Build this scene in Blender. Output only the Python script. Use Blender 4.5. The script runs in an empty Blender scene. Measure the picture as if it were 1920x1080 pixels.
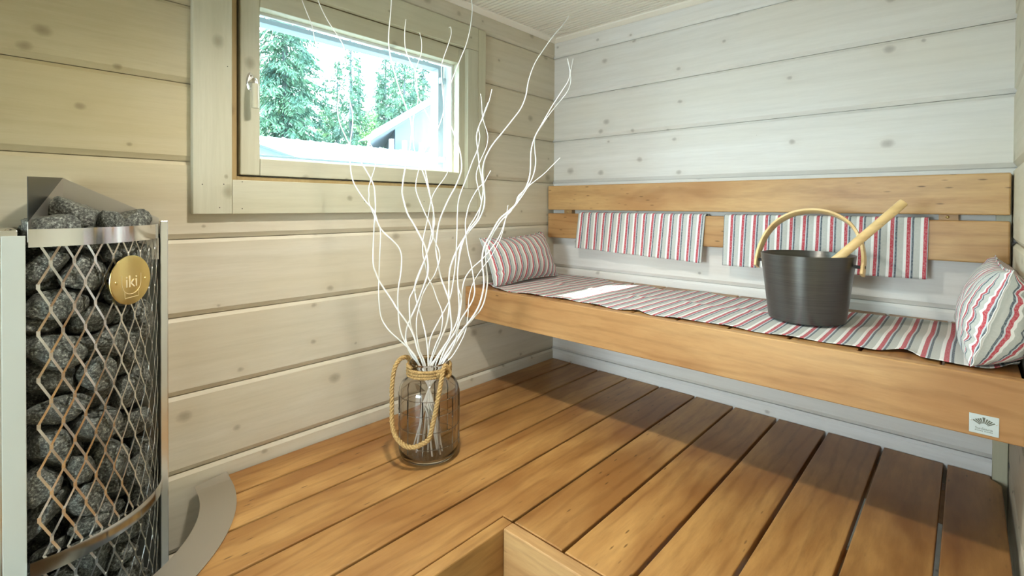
import bpy, bmesh, math, random
from mathutils import Vector, Matrix, Quaternion, noise
PI = math.pi
scene = bpy.context.scene
COL = scene.collection

# ------------------------------------------------------------------ camera
F = Vector((-0.6793205, 0.73376685, -0.0104817)).normalized()
R_ = Vector((0.73375861, 0.67938923, 0.00534613)).normalized()
U_ = Vector((-0.01104396, 0.0040593, 0.99993077)).normalized()
CAM = Vector((1.47147, -1.88568, 0.73401)); FPX = 924.826; PPY = 395.46
cd = bpy.data.cameras.new('camera'); cam = bpy.data.objects.new('camera', cd); COL.objects.link(cam)
cd.sensor_fit = 'HORIZONTAL'; cd.sensor_width = 36.0; cd.lens = 36.0 * FPX / 1920
cd.shift_x = 0.0; cd.shift_y = -(540 - PPY) / 1920; cd.clip_start = 0.01; cd.clip_end = 300
m = Matrix((R_, U_, -F)).transposed().to_4x4(); m.translation = CAM
cam.matrix_world = m
scene.camera = cam

# ------------------------------------------------------------------ light and exposure
scene.view_settings.view_transform = 'Standard'; scene.view_settings.look = 'None'
scene.view_settings.gamma = 1.0; scene.view_settings.use_curve_mapping = False
scene.view_settings.exposure = 0.24
w = bpy.data.worlds.new('sky'); scene.world = w; w.use_nodes = True
bg = w.node_tree.nodes['Background']; bg.inputs[0].default_value = (0.68, 0.86, 1.0, 1); bg.inputs[1].default_value = 26.0
def light(name, kind, energy, color, loc, size=.1, target=None, size_y=None):
    l = bpy.data.lights.new(name, kind); l.energy = energy; l.color = color
    if kind == 'AREA':
        l.size = size
        if size_y: l.shape = 'RECTANGLE'; l.size_y = size_y
    elif kind == 'POINT': l.shadow_soft_size = size
    elif kind == 'SUN': l.angle = size
    o = bpy.data.objects.new(name, l); COL.objects.link(o); o.location = loc
    if target is not None:
        o.rotation_euler = (Vector(target) - Vector(loc)).to_track_quat('-Z', 'Y').to_euler()
    return o
light('sun', 'SUN', 20.0, (1.0, 0.95, 0.86), (-4, -5, 5), .009, (-4 + 1, -5 + 1.1, 5 - 1.12))
lp_ = light('ceiling_lamp_light', 'SPOT', 47.0, (1.0, 0.94, 0.85), (.70, -1.25, 1.47), .05, (.70, -1.25, 0)).data
lp_.spot_size = math.radians(150); lp_.spot_blend = .75; lp_.shadow_soft_size = .05
light('added_fill_light', 'AREA', 88.0, (0.80, 0.90, 1.0), (.95, -4.35, .80), 1.1, (.85, -2.6, .78), .8)  # added unseen fill, brightens and cools the bench wall through the door
wp = bpy.data.objects  # (window light comes from the sky itself)
pl = light('window_portal', 'AREA', 1.0, (1, 1, 1), (-.22, -.98, 1.075), .76, (1, -.98, 1.075), .44)
pl.data.cycles.is_portal = True

# ------------------------------------------------------------------ node helpers
def mat(name):
    mt = bpy.data.materials.new(name); mt.use_nodes = True
    nt = mt.node_tree; return mt, nt, nt.nodes['Principled BSDF']
def N(nt, t, **kw):
    n = nt.nodes.new(t)
    for k, v in kw.items():
        if k == 'ins':
            for i, x in v.items(): n.inputs[i].default_value = x
        else: setattr(n, k, v)
    return n
def L(nt, a, b): nt.links.new(a, b)
def ramp(nt, src, stops, interp='LINEAR'):
    n = nt.nodes.new('ShaderNodeValToRGB'); n.color_ramp.interpolation = interp
    e = n.color_ramp.elements
    while len(e) < len(stops): e.new(.5)
    for i, (p, c) in enumerate(stops):
        e[i].position = p; e[i].color = (c[0], c[1], c[2], 1) if len(c) == 3 else c
    L(nt, src, n.inputs[0]); return n.outputs[0]
def mix(nt, fac, a, b, mode='MIX'):
    n = nt.nodes.new('ShaderNodeMix'); n.data_type = 'RGBA'; n.blend_type = mode
    for s, v in ((n.inputs[0], fac), (n.inputs[6], a), (n.inputs[7], b)):
        if hasattr(v, 'links'): L(nt, v, s)
        elif isinstance(v, (int, float)): s.default_value = v
        else: s.default_value = (v[0], v[1], v[2], 1)
    return n.outputs[2]
def mth(nt, op, a, b=None, c=None):
    n = nt.nodes.new('ShaderNodeMath'); n.operation = op
    for i, v in enumerate((a, b, c)):
        if v is None: continue
        if hasattr(v, 'links'): L(nt, v, n.inputs[i])
        else: n.inputs[i].default_value = v
    return n.outputs[0]
def srgb(r, g, b):
    f = lambda c: (c / 255 / 12.92) if c / 255 <= .04045 else ((c / 255 + .055) / 1.055) ** 2.4
    return (f(r), f(g), f(b))
def simple(name, col, rough=.5, metal=0., bump=None):
    mt, nt, b = mat(name); b.inputs['Base Color'].default_value = (*col, 1)
    b.inputs['Roughness'].default_value = rough; b.inputs['Metallic'].default_value = metal
    if bump:
        t = N(nt, 'ShaderNodeTexNoise', ins={'Scale': bump[0], 'Detail': 4}); tc = N(nt, 'ShaderNodeTexCoord')
        L(nt, tc.outputs['Object'], t.inputs['Vector'])
        bp = N(nt, 'ShaderNodeBump', ins={'Strength': bump[1], 'Distance': .002}); L(nt, t.outputs[0], bp.inputs['Height']); L(nt, bp.outputs[0], b.inputs['Normal'])
    return mt

def wood(name, axis, light_c, dark_c, kind='pine', rough=.5, per_obj=False, log=False, depth=0, tan=False):
    """axis: index of the grain direction in world/object space"""
    mt, nt, b = mat(name)
    tc = N(nt, 'ShaderNodeTexCoord'); co = tc.outputs['Object']
    add = N(nt, 'ShaderNodeVectorMath', operation='ADD')
    L(nt, co, add.inputs[0])
    tint = None
    if log:
        sp = N(nt, 'ShaderNodeSeparateXYZ'); L(nt, co, sp.inputs[0])
        k = mth(nt, 'FLOOR', mth(nt, 'DIVIDE', mth(nt, 'SUBTRACT', sp.outputs[2], 1.4427), .2))
        wn = N(nt, 'ShaderNodeTexWhiteNoise', noise_dimensions='1D'); L(nt, k, wn.inputs['W'])
        sc = N(nt, 'ShaderNodeVectorMath', operation='SCALE'); L(nt, wn.outputs['Color'], sc.inputs[0]); sc.inputs['Scale'].default_value = 9.0
        L(nt, sc.outputs[0], add.inputs[1]); tint = wn.outputs['Value']
    elif per_obj:
        oi = N(nt, 'ShaderNodeObjectInfo')
        sc = N(nt, 'ShaderNodeVectorMath', operation='SCALE'); L(nt, oi.outputs['Color'], sc.inputs[0]); sc.inputs['Scale'].default_value = 11.0
        L(nt, sc.outputs[0], add.inputs[1])
        spc = N(nt, 'ShaderNodeSeparateColor'); L(nt, oi.outputs['Color'], spc.inputs[0]); tint = spc.outputs[0]
    mp = N(nt, 'ShaderNodeMapping'); L(nt, add.outputs[0], mp.inputs[0])
    s = [1, 1, 1]; s[axis] = .07 if kind == 'pine' else .13
    mp.inputs['Scale'].default_value = s
    n1 = N(nt, 'ShaderNodeTexNoise', ins={'Scale': 16 if kind == 'pine' else 13, 'Detail': 5, 'Roughness': .6, 'Distortion': .6}); L(nt, mp.outputs[0], n1.inputs['Vector'])
    n2 = N(nt, 'ShaderNodeTexNoise', ins={'Scale': 130, 'Detail': 3, 'Roughness': .7}); L(nt, mp.outputs[0], n2.inputs['Vector'])
    mp3 = N(nt, 'ShaderNodeMapping'); s3 = [1, 1, 1]; s3[axis] = .35; mp3.inputs['Scale'].default_value = s3; L(nt, add.outputs[0], mp3.inputs[0])
    n3 = N(nt, 'ShaderNodeTexNoise', ins={'Scale': 5.5 if kind == 'alder' else 3, 'Detail': 3, 'Roughness': .55, 'Distortion': .4}); L(nt, mp3.outputs[0], n3.inputs['Vector'])
    mid = tuple((x + y) / 2 for x, y in zip(light_c, dark_c))
    if kind == 'pine':
        c1 = ramp(nt, n1.outputs[0], [(.25, tuple(x * .6 + y * .4 for x, y in zip(dark_c, mid))), (.5, mid), (.75, light_c)])
        c = mix(nt, .16, c1, ramp(nt, n2.outputs[0], [(.35, tuple(x * .80 for x in dark_c)), (.6, light_c)]))
        c = mix(nt, ramp(nt, n3.outputs[0], [(.38, (0, 0, 0)), (.7, (.55, .55, .55))]), c, tuple(x * y for x, y in zip(mid, (1.02, .97, .86))))
        # knots
        s2 = N(nt, 'ShaderNodeSeparateXYZ'); L(nt, add.outputs[0], s2.inputs[0]); oth = [i for i in range(3) if i not in (axis, depth)][0]
        cb = N(nt, 'ShaderNodeCombineXYZ'); L(nt, mth(nt, 'MULTIPLY', s2.outputs[axis], 5.0), cb.inputs[0]); L(nt, mth(nt, 'MULTIPLY', s2.outputs[oth], 6.5), cb.inputs[1])
        nd = N(nt, 'ShaderNodeTexNoise', ins={'Scale': 60, 'Detail': 2}); L(nt, add.outputs[0], nd.inputs['Vector'])
        vo = N(nt, 'ShaderNodeTexVoronoi', voronoi_dimensions='2D', ins={'Scale': 1.0, 'Randomness': 1.0}); L(nt, cb.outputs[0], vo.inputs['Vector'])
        spv = N(nt, 'ShaderNodeSeparateColor'); L(nt, vo.outputs['Color'], spv.inputs[0])
        rad = mth(nt, 'MULTIPLY', mth(nt, 'MULTIPLY_ADD', mth(nt, 'POWER', spv.outputs[0], 2.0), .085, .034), mth(nt, 'GREATER_THAN', spv.outputs[1], .22)); rad = mth(nt, 'ADD', rad, .0001)
        dd = mth(nt, 'MULTIPLY_ADD', nd.outputs[0], .04, vo.outputs['Distance'])
        dd = mth(nt, 'SUBTRACT', dd, .02)
        t = mth(nt, 'DIVIDE', dd, rad)
        core = ramp(nt, t, [(.0, (1, 1, 1)), (.45, (.75, .75, .75)), (1.0, (0, 0, 0))])
        c = mix(nt, mth(nt, 'MULTIPLY', core, .72), c, tuple(x * y for x, y in zip(dark_c, (.46, .43, .40))))
        halo = ramp(nt, mth(nt, 'MULTIPLY', t, .35), [(.25, (1, 1, 1)), (1.0, (0, 0, 0))])
        c = mix(nt, mth(nt, 'MULTIPLY', halo, .10), c, tuple(x * y for x, y in zip(dark_c, (.7, .6, .45))))
        # fine grain lines
        wv = N(nt, 'ShaderNodeTexWave', wave_type='BANDS', bands_direction='XYZ'[(axis + 1) % 3] if axis != 1 else 'Z')
        wv.bands_direction = 'Z' if axis != 2 else 'Y'
        wv.inputs['Scale'].default_value = 9; wv.inputs['Distortion'].default_value = 6; wv.inputs['Detail'].default_value = 2; wv.inputs['Detail Scale'].default_value = .9
        mw = N(nt, 'ShaderNodeMapping'); sw = [1, 1, 1]; sw[axis] = .13; mw.inputs['Scale'].default_value = sw; L(nt, add.outputs[0], mw.inputs[0]); L(nt, mw.outputs[0], wv.inputs['Vector'])
        c = mix(nt, .06, c, ramp(nt, wv.outputs[0], [(.0, tuple(x * .62 for x in mid)), (.45, light_c)]))
    else:
        c1 = ramp(nt, n1.outputs[0], [(.28, dark_c), (.5, mid), (.72, light_c)])
        c = mix(nt, .18, c1, ramp(nt, n2.outputs[0], [(.3, tuple(x * .5 for x in dark_c)), (.6, light_c)]))
        c = mix(nt, ramp(nt, n3.outputs[0], [(.38, (.85, .85, .85)), (.56, (0, 0, 0))]), c, tuple(x * y for x, y in zip(dark_c, (.85, .78, .74))))
        c = mix(nt, ramp(nt, n3.outputs[0], [(.55, (0, 0, 0)), (.75, (.5, .5, .5))]), c, tuple(min(1, x * 1.15) for x in light_c))
        # figured cathedral lines
        wv = N(nt, 'ShaderNodeTexWave', wave_type='RINGS', rings_direction='XYZ'[axis]); wv.inputs['Scale'].default_value = 9; wv.inputs['Distortion'].default_value = 7; wv.inputs['Detail'].default_value = 3; wv.inputs['Detail Scale'].default_value = 1.3
        mw = N(nt, 'ShaderNodeMapping'); sw = [1, 1, 1]; sw[axis] = .22; mw.inputs['Scale'].default_value = sw; L(nt, add.outputs[0], mw.inputs[0]); L(nt, mw.outputs[0], wv.inputs['Vector'])
        c = mix(nt, .20, c, ramp(nt, wv.outputs[0], [(.0, tuple(x * .55 for x in dark_c)), (.3, mid)]))
        # small dark flecks
        mf = N(nt, 'ShaderNodeMapping'); sf = [1, 1, 1]; sf[axis] = .22; mf.inputs['Scale'].default_value = sf; L(nt, add.outputs[0], mf.inputs[0])
        vf = N(nt, 'ShaderNodeTexVoronoi', ins={'Scale': 62.0}); L(nt, mf.outputs[0], vf.inputs['Vector'])
        nf = N(nt, 'ShaderNodeTexNoise', ins={'Scale': 6.0, 'Detail': 1}); L(nt, mf.outputs[0], nf.inputs['Vector'])
        fl = mth(nt, 'MULTIPLY', ramp(nt, vf.outputs['Distance'], [(.07, (1, 1, 1)), (.16, (0, 0, 0))]), ramp(nt, nf.outputs[0], [(.47, (0, 0, 0)), (.60, (1, 1, 1))]))
        c = mix(nt, mth(nt, 'MULTIPLY', fl, .75), c, tuple(x * .25 for x in dark_c))
    if tint is not None:
        tr = ramp(nt, tint, [(0, (.90, .87, .81) if kind == 'pine' else (.78, .70, .64)), (.5, (.98, .97, .95)), (1, (1.0, 1.0, 1.0) if kind == 'pine' else (1.0, 1.04, 1.05))])
        c = mix(nt, .75, c, tr, 'MULTIPLY')
    if tan:  # pine goes yellower and darker toward the upper stove end
        st_ = N(nt, 'ShaderNodeSeparateXYZ'); nz = N(nt, 'ShaderNodeTexNoise', ins={'Scale': 2.5, 'Detail': 2}); L(nt, co, nz.inputs['Vector']); L(nt, co, st_.inputs[0])
        a1 = N(nt, 'ShaderNodeMapRange', interpolation_type='SMOOTHSTEP', ins={'From Min': -1.15, 'From Max': -1.75}); L(nt, mth(nt, 'ADD', st_.outputs[1], mth(nt, 'MULTIPLY_ADD', nz.outputs[0], .5, -.25)), a1.inputs[0])
        a2 = N(nt, 'ShaderNodeMapRange', interpolation_type='SMOOTHSTEP', ins={'From Min': .55, 'From Max': .95}); L(nt, st_.outputs[2], a2.inputs[0])
        c = mix(nt, mth(nt, 'MULTIPLY', a1.outputs[0], a2.outputs[0]), c, (.80, .75, .56), 'MULTIPLY')
    L(nt, c, b.inputs['Base Color'])
    b.inputs['Roughness'].default_value = rough
    b.inputs['Specular IOR Level'].default_value = .35
    bp = N(nt, 'ShaderNodeBump', ins={'Strength': .18, 'Distance': .0015}); L(nt, n2.outputs[0], bp.inputs['Height']); L(nt, bp.outputs[0], b.inputs['Normal'])
    return mt

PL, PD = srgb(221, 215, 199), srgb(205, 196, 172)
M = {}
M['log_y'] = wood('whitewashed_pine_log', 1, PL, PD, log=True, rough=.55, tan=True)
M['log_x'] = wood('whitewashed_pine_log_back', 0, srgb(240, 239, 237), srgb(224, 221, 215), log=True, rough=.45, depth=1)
M['pine_y'] = wood('whitewashed_pine_board', 1, srgb(206, 204, 184), srgb(186, 182, 156), rough=.5, per_obj=True)
M['pine_z'] = wood('whitewashed_pine_upright', 2, srgb(206, 204, 184), srgb(186, 182, 154), rough=.5, per_obj=True)
M['pine_x'] = wood('whitewashed_pine_rail', 0, srgb(206, 204, 184), srgb(186, 182, 156), rough=.5, per_obj=True)
AL, AD = srgb(204, 158, 96), srgb(148, 99, 50)
M['alder_y'] = wood('oiled_alder_board', 1, AL, AD, 'alder', .36, per_obj=True)
M['alder_x'] = wood('oiled_alder_rail', 0, srgb(214, 176, 122), srgb(178, 132, 82), 'alder', .4, per_obj=True)
M['dark_steel'] = simple('dark_steel_and_reflection', (.10, .105, .095), .28, .9)  # dark back panel steel; also the dark reflection painted on the shield wing
M['steel'] = simple('brushed_steel', (.80, .80, .78), .26, 1.0, (40, .05))
M['chrome'] = simple('polished_steel', (.78, .78, .77), .10, 1.0)
M['satin'] = simple('satin_steel_sheet', (.60, .57, .52), .42, 1.0)
M['brass'] = simple('brass', (.80, .62, .25), .28, 1.0)
M['brass_light'] = simple('engraved_brass', (1.0, .90, .62), .6, .4)
M['dark'] = simple('dark_gap', (.02, .018, .015), .9)
M['black_rubber'] = simple('black_rubber', (.03, .03, .03), .6)
M['aluminium'] = simple('grey_aluminium', srgb(160, 172, 178), .45)
M['white_paint'] = simple('white_paint', srgb(236, 240, 240), .5)
M['branch'] = simple('white_painted_twig', srgb(243, 243, 238), .6, 0, (200, .3))
M['light_wood'] = wood('varnished_birch', 0, srgb(244, 216, 160), srgb(230, 194, 130), 'alder', .3)
M['box_panel'] = simple('zinc_panel', srgb(200, 206, 196), .5, .2, (30, .05))

def stone_mat():
    mt, nt, b = mat('sauna_stone'); tc = N(nt, 'ShaderNodeTexCoord'); oi = N(nt, 'ShaderNodeObjectInfo')
    n = N(nt, 'ShaderNodeTexNoise', ins={'Scale': 210, 'Detail': 4, 'Roughness': .75}); L(nt, tc.outputs['Object'], n.inputs['Vector'])
    n2 = N(nt, 'ShaderNodeTexNoise', ins={'Scale': 45, 'Detail': 4}); L(nt, tc.outputs['Object'], n2.inputs['Vector'])
    c = ramp(nt, n.outputs[0], [(.36, srgb(44, 45, 42)), (.50, srgb(102, 105, 98)), (.58, srgb(146, 150, 141)), (.68, srgb(214, 217, 206))])
    c = mix(nt, .5, c, ramp(nt, n2.outputs[0], [(.3, (.62, .62, .58)), (.7, (1, 1, 1))]), 'MULTIPLY')
    c = mix(nt, .4, c, ramp(nt, oi.outputs['Random'], [(0, (.6, .6, .58)), (1, (1, 1, 1))]), 'MULTIPLY')
    L(nt, c, b.inputs['Base Color']); b.inputs['Roughness'].default_value = .42
    bp = N(nt, 'ShaderNodeBump', ins={'Strength': .8, 'Distance': .003}); ad = n.outputs[0]
    L(nt, ad, bp.inputs['Height']); L(nt, bp.outputs[0], b.inputs['Normal']); return mt
M['stone'] = stone_mat()

def fabric_mat():
    mt, nt, b = mat('striped_linen'); uv = N(nt, 'ShaderNodeUVMap'); sp = N(nt, 'ShaderNodeSeparateXYZ'); L(nt, uv.outputs[0], sp.inputs[0])
    t = mth(nt, 'FRACT', mth(nt, 'DIVIDE', sp.outputs[0], .038))
    W, Rd, G, D, Bg = srgb(250, 248, 242), srgb(196, 66, 80), srgb(206, 214, 218), srgb(80, 94, 104), srgb(196, 198, 190)
    c = ramp(nt, t, [(0, W), (.18, Rd), (.41, G), (.49, D), (.61, Bg)], 'CONSTANT')
    # weave: faint white flecks and threads
    mp = N(nt, 'ShaderNodeMapping'); mp.inputs['Scale'].default_value = (900, 900, 900); L(nt, uv.outputs[0], mp.inputs[0])
    ch = N(nt, 'ShaderNodeTexChecker', ins={'Scale': 1.0}); L(nt, mp.outputs[0], ch.inputs[0])
    n = N(nt, 'ShaderNodeTexNoise', ins={'Scale': 260, 'Detail': 3}); L(nt, uv.outputs[0], n.inputs['Vector'])
    c = mix(nt, mth(nt, 'MULTIPLY', ramp(nt, n.outputs[0], [(.4, (0, 0, 0)), (.7, (1, 1, 1))]), .30), c, srgb(226, 222, 216))
    c = mix(nt, mth(nt, 'MULTIPLY', ch.outputs['Fac'], .12), c, srgb(120, 116, 110))
    L(nt, c, b.inputs['Base Color']); b.inputs['Roughness'].default_value = .85; b.inputs['Specular IOR Level'].default_value = .15
    b.inputs['Sheen Weight'].default_value = .1
    bp = N(nt, 'ShaderNodeBump', ins={'Strength': .3, 'Distance': .0008}); L(nt, ch.outputs['Fac'], bp.inputs['Height']); L(nt, bp.outputs[0], b.inputs['Normal'])
    return mt
M['fabric'] = fabric_mat()

def bucket_mat():
    mt, nt, b = mat('brushed_anthracite'); tc = N(nt, 'ShaderNodeTexCoord'); mp = N(nt, 'ShaderNodeMapping'); mp.inputs['Scale'].default_value = (1, 1, 60); L(nt, tc.outputs['Object'], mp.inputs[0])
    n = N(nt, 'ShaderNodeTexNoise', ins={'Scale': 9, 'Detail': 4}); L(nt, mp.outputs[0], n.inputs['Vector'])
    c = ramp(nt, n.outputs[0], [(.3, srgb(98, 98, 95)), (.7, srgb(112, 112, 108))]); L(nt, c, b.inputs['Base Color'])
    b.inputs['Metallic'].default_value = .92; b.inputs['Roughness'].default_value = .36
    b.inputs['Anisotropic'].default_value = .7; b.inputs['Anisotropic Rotation'].default_value = .25
    tg = N(nt, 'ShaderNodeTangent', direction_type='RADIAL', axis='Z'); L(nt, tg.outputs[0], b.inputs['Tangent'])
    bp = N(nt, 'ShaderNodeBump', ins={'Strength': .08, 'Distance': .001}); L(nt, n.outputs[0], bp.inputs['Height']); L(nt, bp.outputs[0], b.inputs['Normal']); return mt
M['bucket'] = bucket_mat()

def glass_pane():
    mt, nt, b = mat('window_glass'); nt.nodes.remove(b); out = nt.nodes['Material Output']
    tr = N(nt, 'ShaderNodeBsdfTransparent'); tr.inputs[0].default_value = (.95, .98, .97, 1)
    gl = N(nt, 'ShaderNodeBsdfGlossy', ins={'Roughness': .02}); lw = N(nt, 'ShaderNodeLayerWeight', ins={'Blend': .5})
    mx = N(nt, 'ShaderNodeMixShader'); L(nt, mth(nt, 'MULTIPLY_ADD', mth(nt, 'POWER', lw.outputs['Facing'], 5.0), .7, .03), mx.inputs[0]); L(nt, tr.outputs[0], mx.inputs[1]); L(nt, gl.outputs[0], mx.inputs[2]); L(nt, mx.outputs[0], out.inputs[0]); return mt
M['pane'] = glass_pane()
def smoked_glass():
    mt, nt, b = mat('smoked_glass'); b.inputs['Base Color'].default_value = (*srgb(232, 228, 222), 1)
    b.inputs['Transmission Weight'].default_value = 1; b.inputs['Roughness'].default_value = .02; b.inputs['IOR'].default_value = 1.45; return mt
M['smoked'] = smoked_glass()
def rope_mat():
    mt, nt, b = mat('jute_rope'); tc = N(nt, 'ShaderNodeTexCoord'); n = N(nt, 'ShaderNodeTexNoise', ins={'Scale': 240, 'Detail': 4, 'Roughness': .7}); L(nt, tc.outputs['Object'], n.inputs['Vector'])
    c = ramp(nt, n.outputs[0], [(.3, srgb(132, 100, 54)), (.55, srgb(184, 152, 96)), (.75, srgb(214, 186, 132))]); L(nt, c, b.inputs['Base Color']); b.inputs['Roughness'].default_value = .85
    bp = N(nt, 'ShaderNodeBump', ins={'Strength': .7, 'Distance': .001}); L(nt, n.outputs[0], bp.inputs['Height']); L(nt, bp.outputs[0], b.inputs['Normal']); return mt
M['rope'] = rope_mat()
def leaf_mat(name, a, c):
    mt, nt, b = mat(name); tc = N(nt, 'ShaderNodeTexCoord'); n = N(nt, 'ShaderNodeTexNoise', ins={'Scale': 1.6, 'Detail': 4}); L(nt, tc.outputs['Object'], n.inputs['Vector'])
    col = ramp(nt, n.outputs[0], [(.35, a), (.65, c)]); L(nt, col, b.inputs['Base Color']); b.inputs['Roughness'].default_value = .7; b.inputs['Specular IOR Level'].default_value = .2; return mt
M['spruce'] = leaf_mat('spruce_needles', srgb(38, 66, 58), srgb(70, 100, 74))
M['birch'] = leaf_mat('birch_leaves', srgb(66, 98, 62), srgb(106, 132, 82))
M['bark'] = simple('grey_bark', srgb(58, 64, 68), .9)
M['metal_roof'] = simple('pale_metal_roof', srgb(110, 116, 124), .5)
M['house_wall'] = simple('pale_blue_grey_cladding', srgb(74, 88, 104), .7)
M['house_glass'] = simple('dark_window', srgb(30, 40, 46), .2)
M['lamp'] = simple('lamp_opal', (.9, .9, .88), .4)
M['lamp'].node_tree.nodes['Principled BSDF'].inputs['Emission Color'].default_value = (1, .92, .8, 1)
M['lamp'].node_tree.nodes['Principled BSDF'].inputs['Emission Strength'].default_value = 6
M['ground'] = simple('gravel_ground', srgb(150, 148, 142), .9)
M['tile'] = simple('grey_floor', srgb(150, 150, 146), .5)
M['washroom'] = simple('white_washroom', srgb(235, 235, 232), .6)

# ------------------------------------------------------------------ geometry helpers
def obj(name, bm, mt, parent=None, smooth=False, angle=None):
    me = bpy.data.meshes.new(name)
    bmesh.ops.recalc_face_normals(bm, faces=bm.faces)
    if smooth:
        for f in bm.faces: f.smooth = True
        if angle:
            for e in bm.edges:
                if len(e.link_faces) == 2 and e.calc_face_angle(0) > math.radians(angle): e.smooth = False
    bm.to_mesh(me); bm.free()
    o = bpy.data.objects.new(name, me); COL.objects.link(o)
    for x in (mt if isinstance(mt, (list, tuple)) else [mt]): me.materials.append(x)
    if parent is not None: o.parent = parent
    return o
def tag(o, label=None, cat=None, group=None, kind=None):
    if label: o['label'] = label
    if cat: o['category'] = cat
    if group: o['group'] = group
    if kind: o['kind'] = kind
    return o
def struct(name, bm, mt, label=None, cat=None):
    o = obj(name, bm, mt); o['kind'] = 'structure'
    if label: o['label'] = label; o['category'] = cat
    return o
def empty(name, label=None, cat=None, group=None, kind=None, loc=(0, 0, 0)):
    o = bpy.data.objects.new(name, None); COL.objects.link(o); o.empty_display_size = .05
    o.location = loc
    return tag(o, label, cat, group, kind)
def par(o, p):
    """parent keeping world position for unrotated parents"""
    o.parent = p; o.matrix_parent_inverse = Matrix.Translation(-p.location); return o
def box(bm, x0, x1, y0, y1, z0, z1, bev=0, seg=2, mi=0):
    r = bmesh.ops.create_cube(bm, size=1.0); vs = r['verts']
    for v in vs:
        v.co.x = x0 + (v.co.x + .5) * (x1 - x0); v.co.y = y0 + (v.co.y + .5) * (y1 - y0); v.co.z = z0 + (v.co.z + .5) * (z1 - z0)
    fs = list({f for v in vs for f in v.link_faces})
    for f in fs: f.material_index = mi
    if bev:
        es = list({e for v in vs for e in v.link_edges})
        bmesh.ops.bevel(bm, geom=es, offset=bev, segments=seg, profile=.5, affect='EDGES')
def BX(*a, **k):
    bm = bmesh.new(); box(bm, *a, **k); return bm
def poly_slab(pts, z0, z1, bev=0):
    bm = bmesh.new(); vs = [bm.verts.new((x, y, z1)) for x, y in pts]; f = bm.faces.new(vs)
    r = bmesh.ops.extrude_face_region(bm, geom=[f]); 
    for v in [g for g in r['geom'] if isinstance(g, bmesh.types.BMVert)]: v.co.z = z0
    if bev:
        es = [e for e in bm.edges if abs(e.verts[0].co.z - z1) < 1e-6 and abs(e.verts[1].co.z - z1) < 1e-6]
        bmesh.ops.bevel(bm, geom=es, offset=bev, segments=2, profile=.5, affect='EDGES')
    return bm
def tube(bm, pts, rad, n=8, cap=True):
    pts = [Vector(p) for p in pts]; rings = []
    up = Vector((0, 0, 1)); prev = None
    for i, p in enumerate(pts):
        t = (pts[min(i + 1, len(pts) - 1)] - pts[max(i - 1, 0)]).normalized()
        if prev is None:
            a = t.orthogonal().normalized()
        else:
            a = (prev - t * prev.dot(t)).normalized()
        prev = a; b = t.cross(a)
        r = rad[i] if isinstance(rad, (list, tuple)) else rad
        rings.append([bm.verts.new(p + (a * math.cos(2 * PI * k / n) + b * math.sin(2 * PI * k / n)) * r) for k in range(n)])
    for A, B in zip(rings[:-1], rings[1:]):
        for k in range(n): bm.faces.new((A[k], A[(k + 1) % n], B[(k + 1) % n], B[k]))
    if cap: bm.faces.new(rings[0][::-1]); bm.faces.new(rings[-1])
def lathe(bm, prof, c=(0, 0, 0), n=64, closed=False, a0=0, a1=2 * PI):
    c = Vector(c); full = abs(a1 - a0 - 2 * PI) < 1e-6; m_ = n if full else n + 1
    rings = []
    for r, z in prof:
        if r < 1e-6: rings.append([bm.verts.new(c + Vector((0, 0, z)))]); continue
        rings.append([bm.verts.new(c + Vector((r * math.cos(a0 + (a1 - a0) * k / n), r * math.sin(a0 + (a1 - a0) * k / n), z))) for k in range(m_)])
    pr = list(zip(rings[:-1], rings[1:]))
    if closed: pr.append((rings[-1], rings[0]))
    for A, B in pr:
        for k in range(n):
            k2 = (k + 1) % m_
            if len(A) == 1 and len(B) == 1: continue
            if len(A) == 1: bm.faces.new((A[0], B[k2], B[k]))
            elif len(B) == 1: bm.faces.new((A[k], A[k2], B[0]))
            else: bm.faces.new((A[k], A[k2], B[k2], B[k]))
    return rings
def smooth_path(pts, n):
    """Catmull-Rom through pts"""
    P = [Vector(p) for p in pts]; out = []
    for i in range(len(P) - 1):
        p0, p1, p2, p3 = P[max(i - 1, 0)], P[i], P[i + 1], P[min(i + 2, len(P) - 1)]
        for k in range(n):
            t = k / n
            out.append(.5 * ((2 * p1) + (p2 - p0) * t + (2 * p0 - 5 * p1 + 4 * p2 - p3) * t * t + (3 * p1 - p0 - 3 * p2 + p3) * t ** 3))
    out.append(P[-1]); return out
def text_bm(s, size, mtx, depth=.0004, font_bold=False):
    cu = bpy.data.curves.new('t', 'FONT'); cu.body = s; cu.size = size; cu.extrude = depth; cu.align_x = 'CENTER'; cu.align_y = 'CENTER'
    cu.resolution_u = 3
    if font_bold: cu.offset = size * .02
    o = bpy.data.objects.new('t', cu); COL.objects.link(o); bpy.context.view_layer.update()
    dg = bpy.context.evaluated_depsgraph_get(); me = bpy.data.meshes.new_from_object(o.evaluated_get(dg))
    bpy.data.objects.remove(o); bm = bmesh.new(); bm.from_mesh(me); bpy.data.meshes.remove(me); bm.transform(mtx); return bm
def ray_at(px, py, depth):
    return CAM + (F + R_ * ((px - 960) / FPX) - U_ * ((py - PPY) / FPX)) * depth
rnd = random.Random(11)
def vary(o, lo=0., hi=1.):
    o.color = (rnd.uniform(lo, hi), rnd.random(), rnd.random(), 1); return o
M['ceil'] = simple('whitewashed_ceiling_slats', srgb(248, 242, 228), .6)

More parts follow.
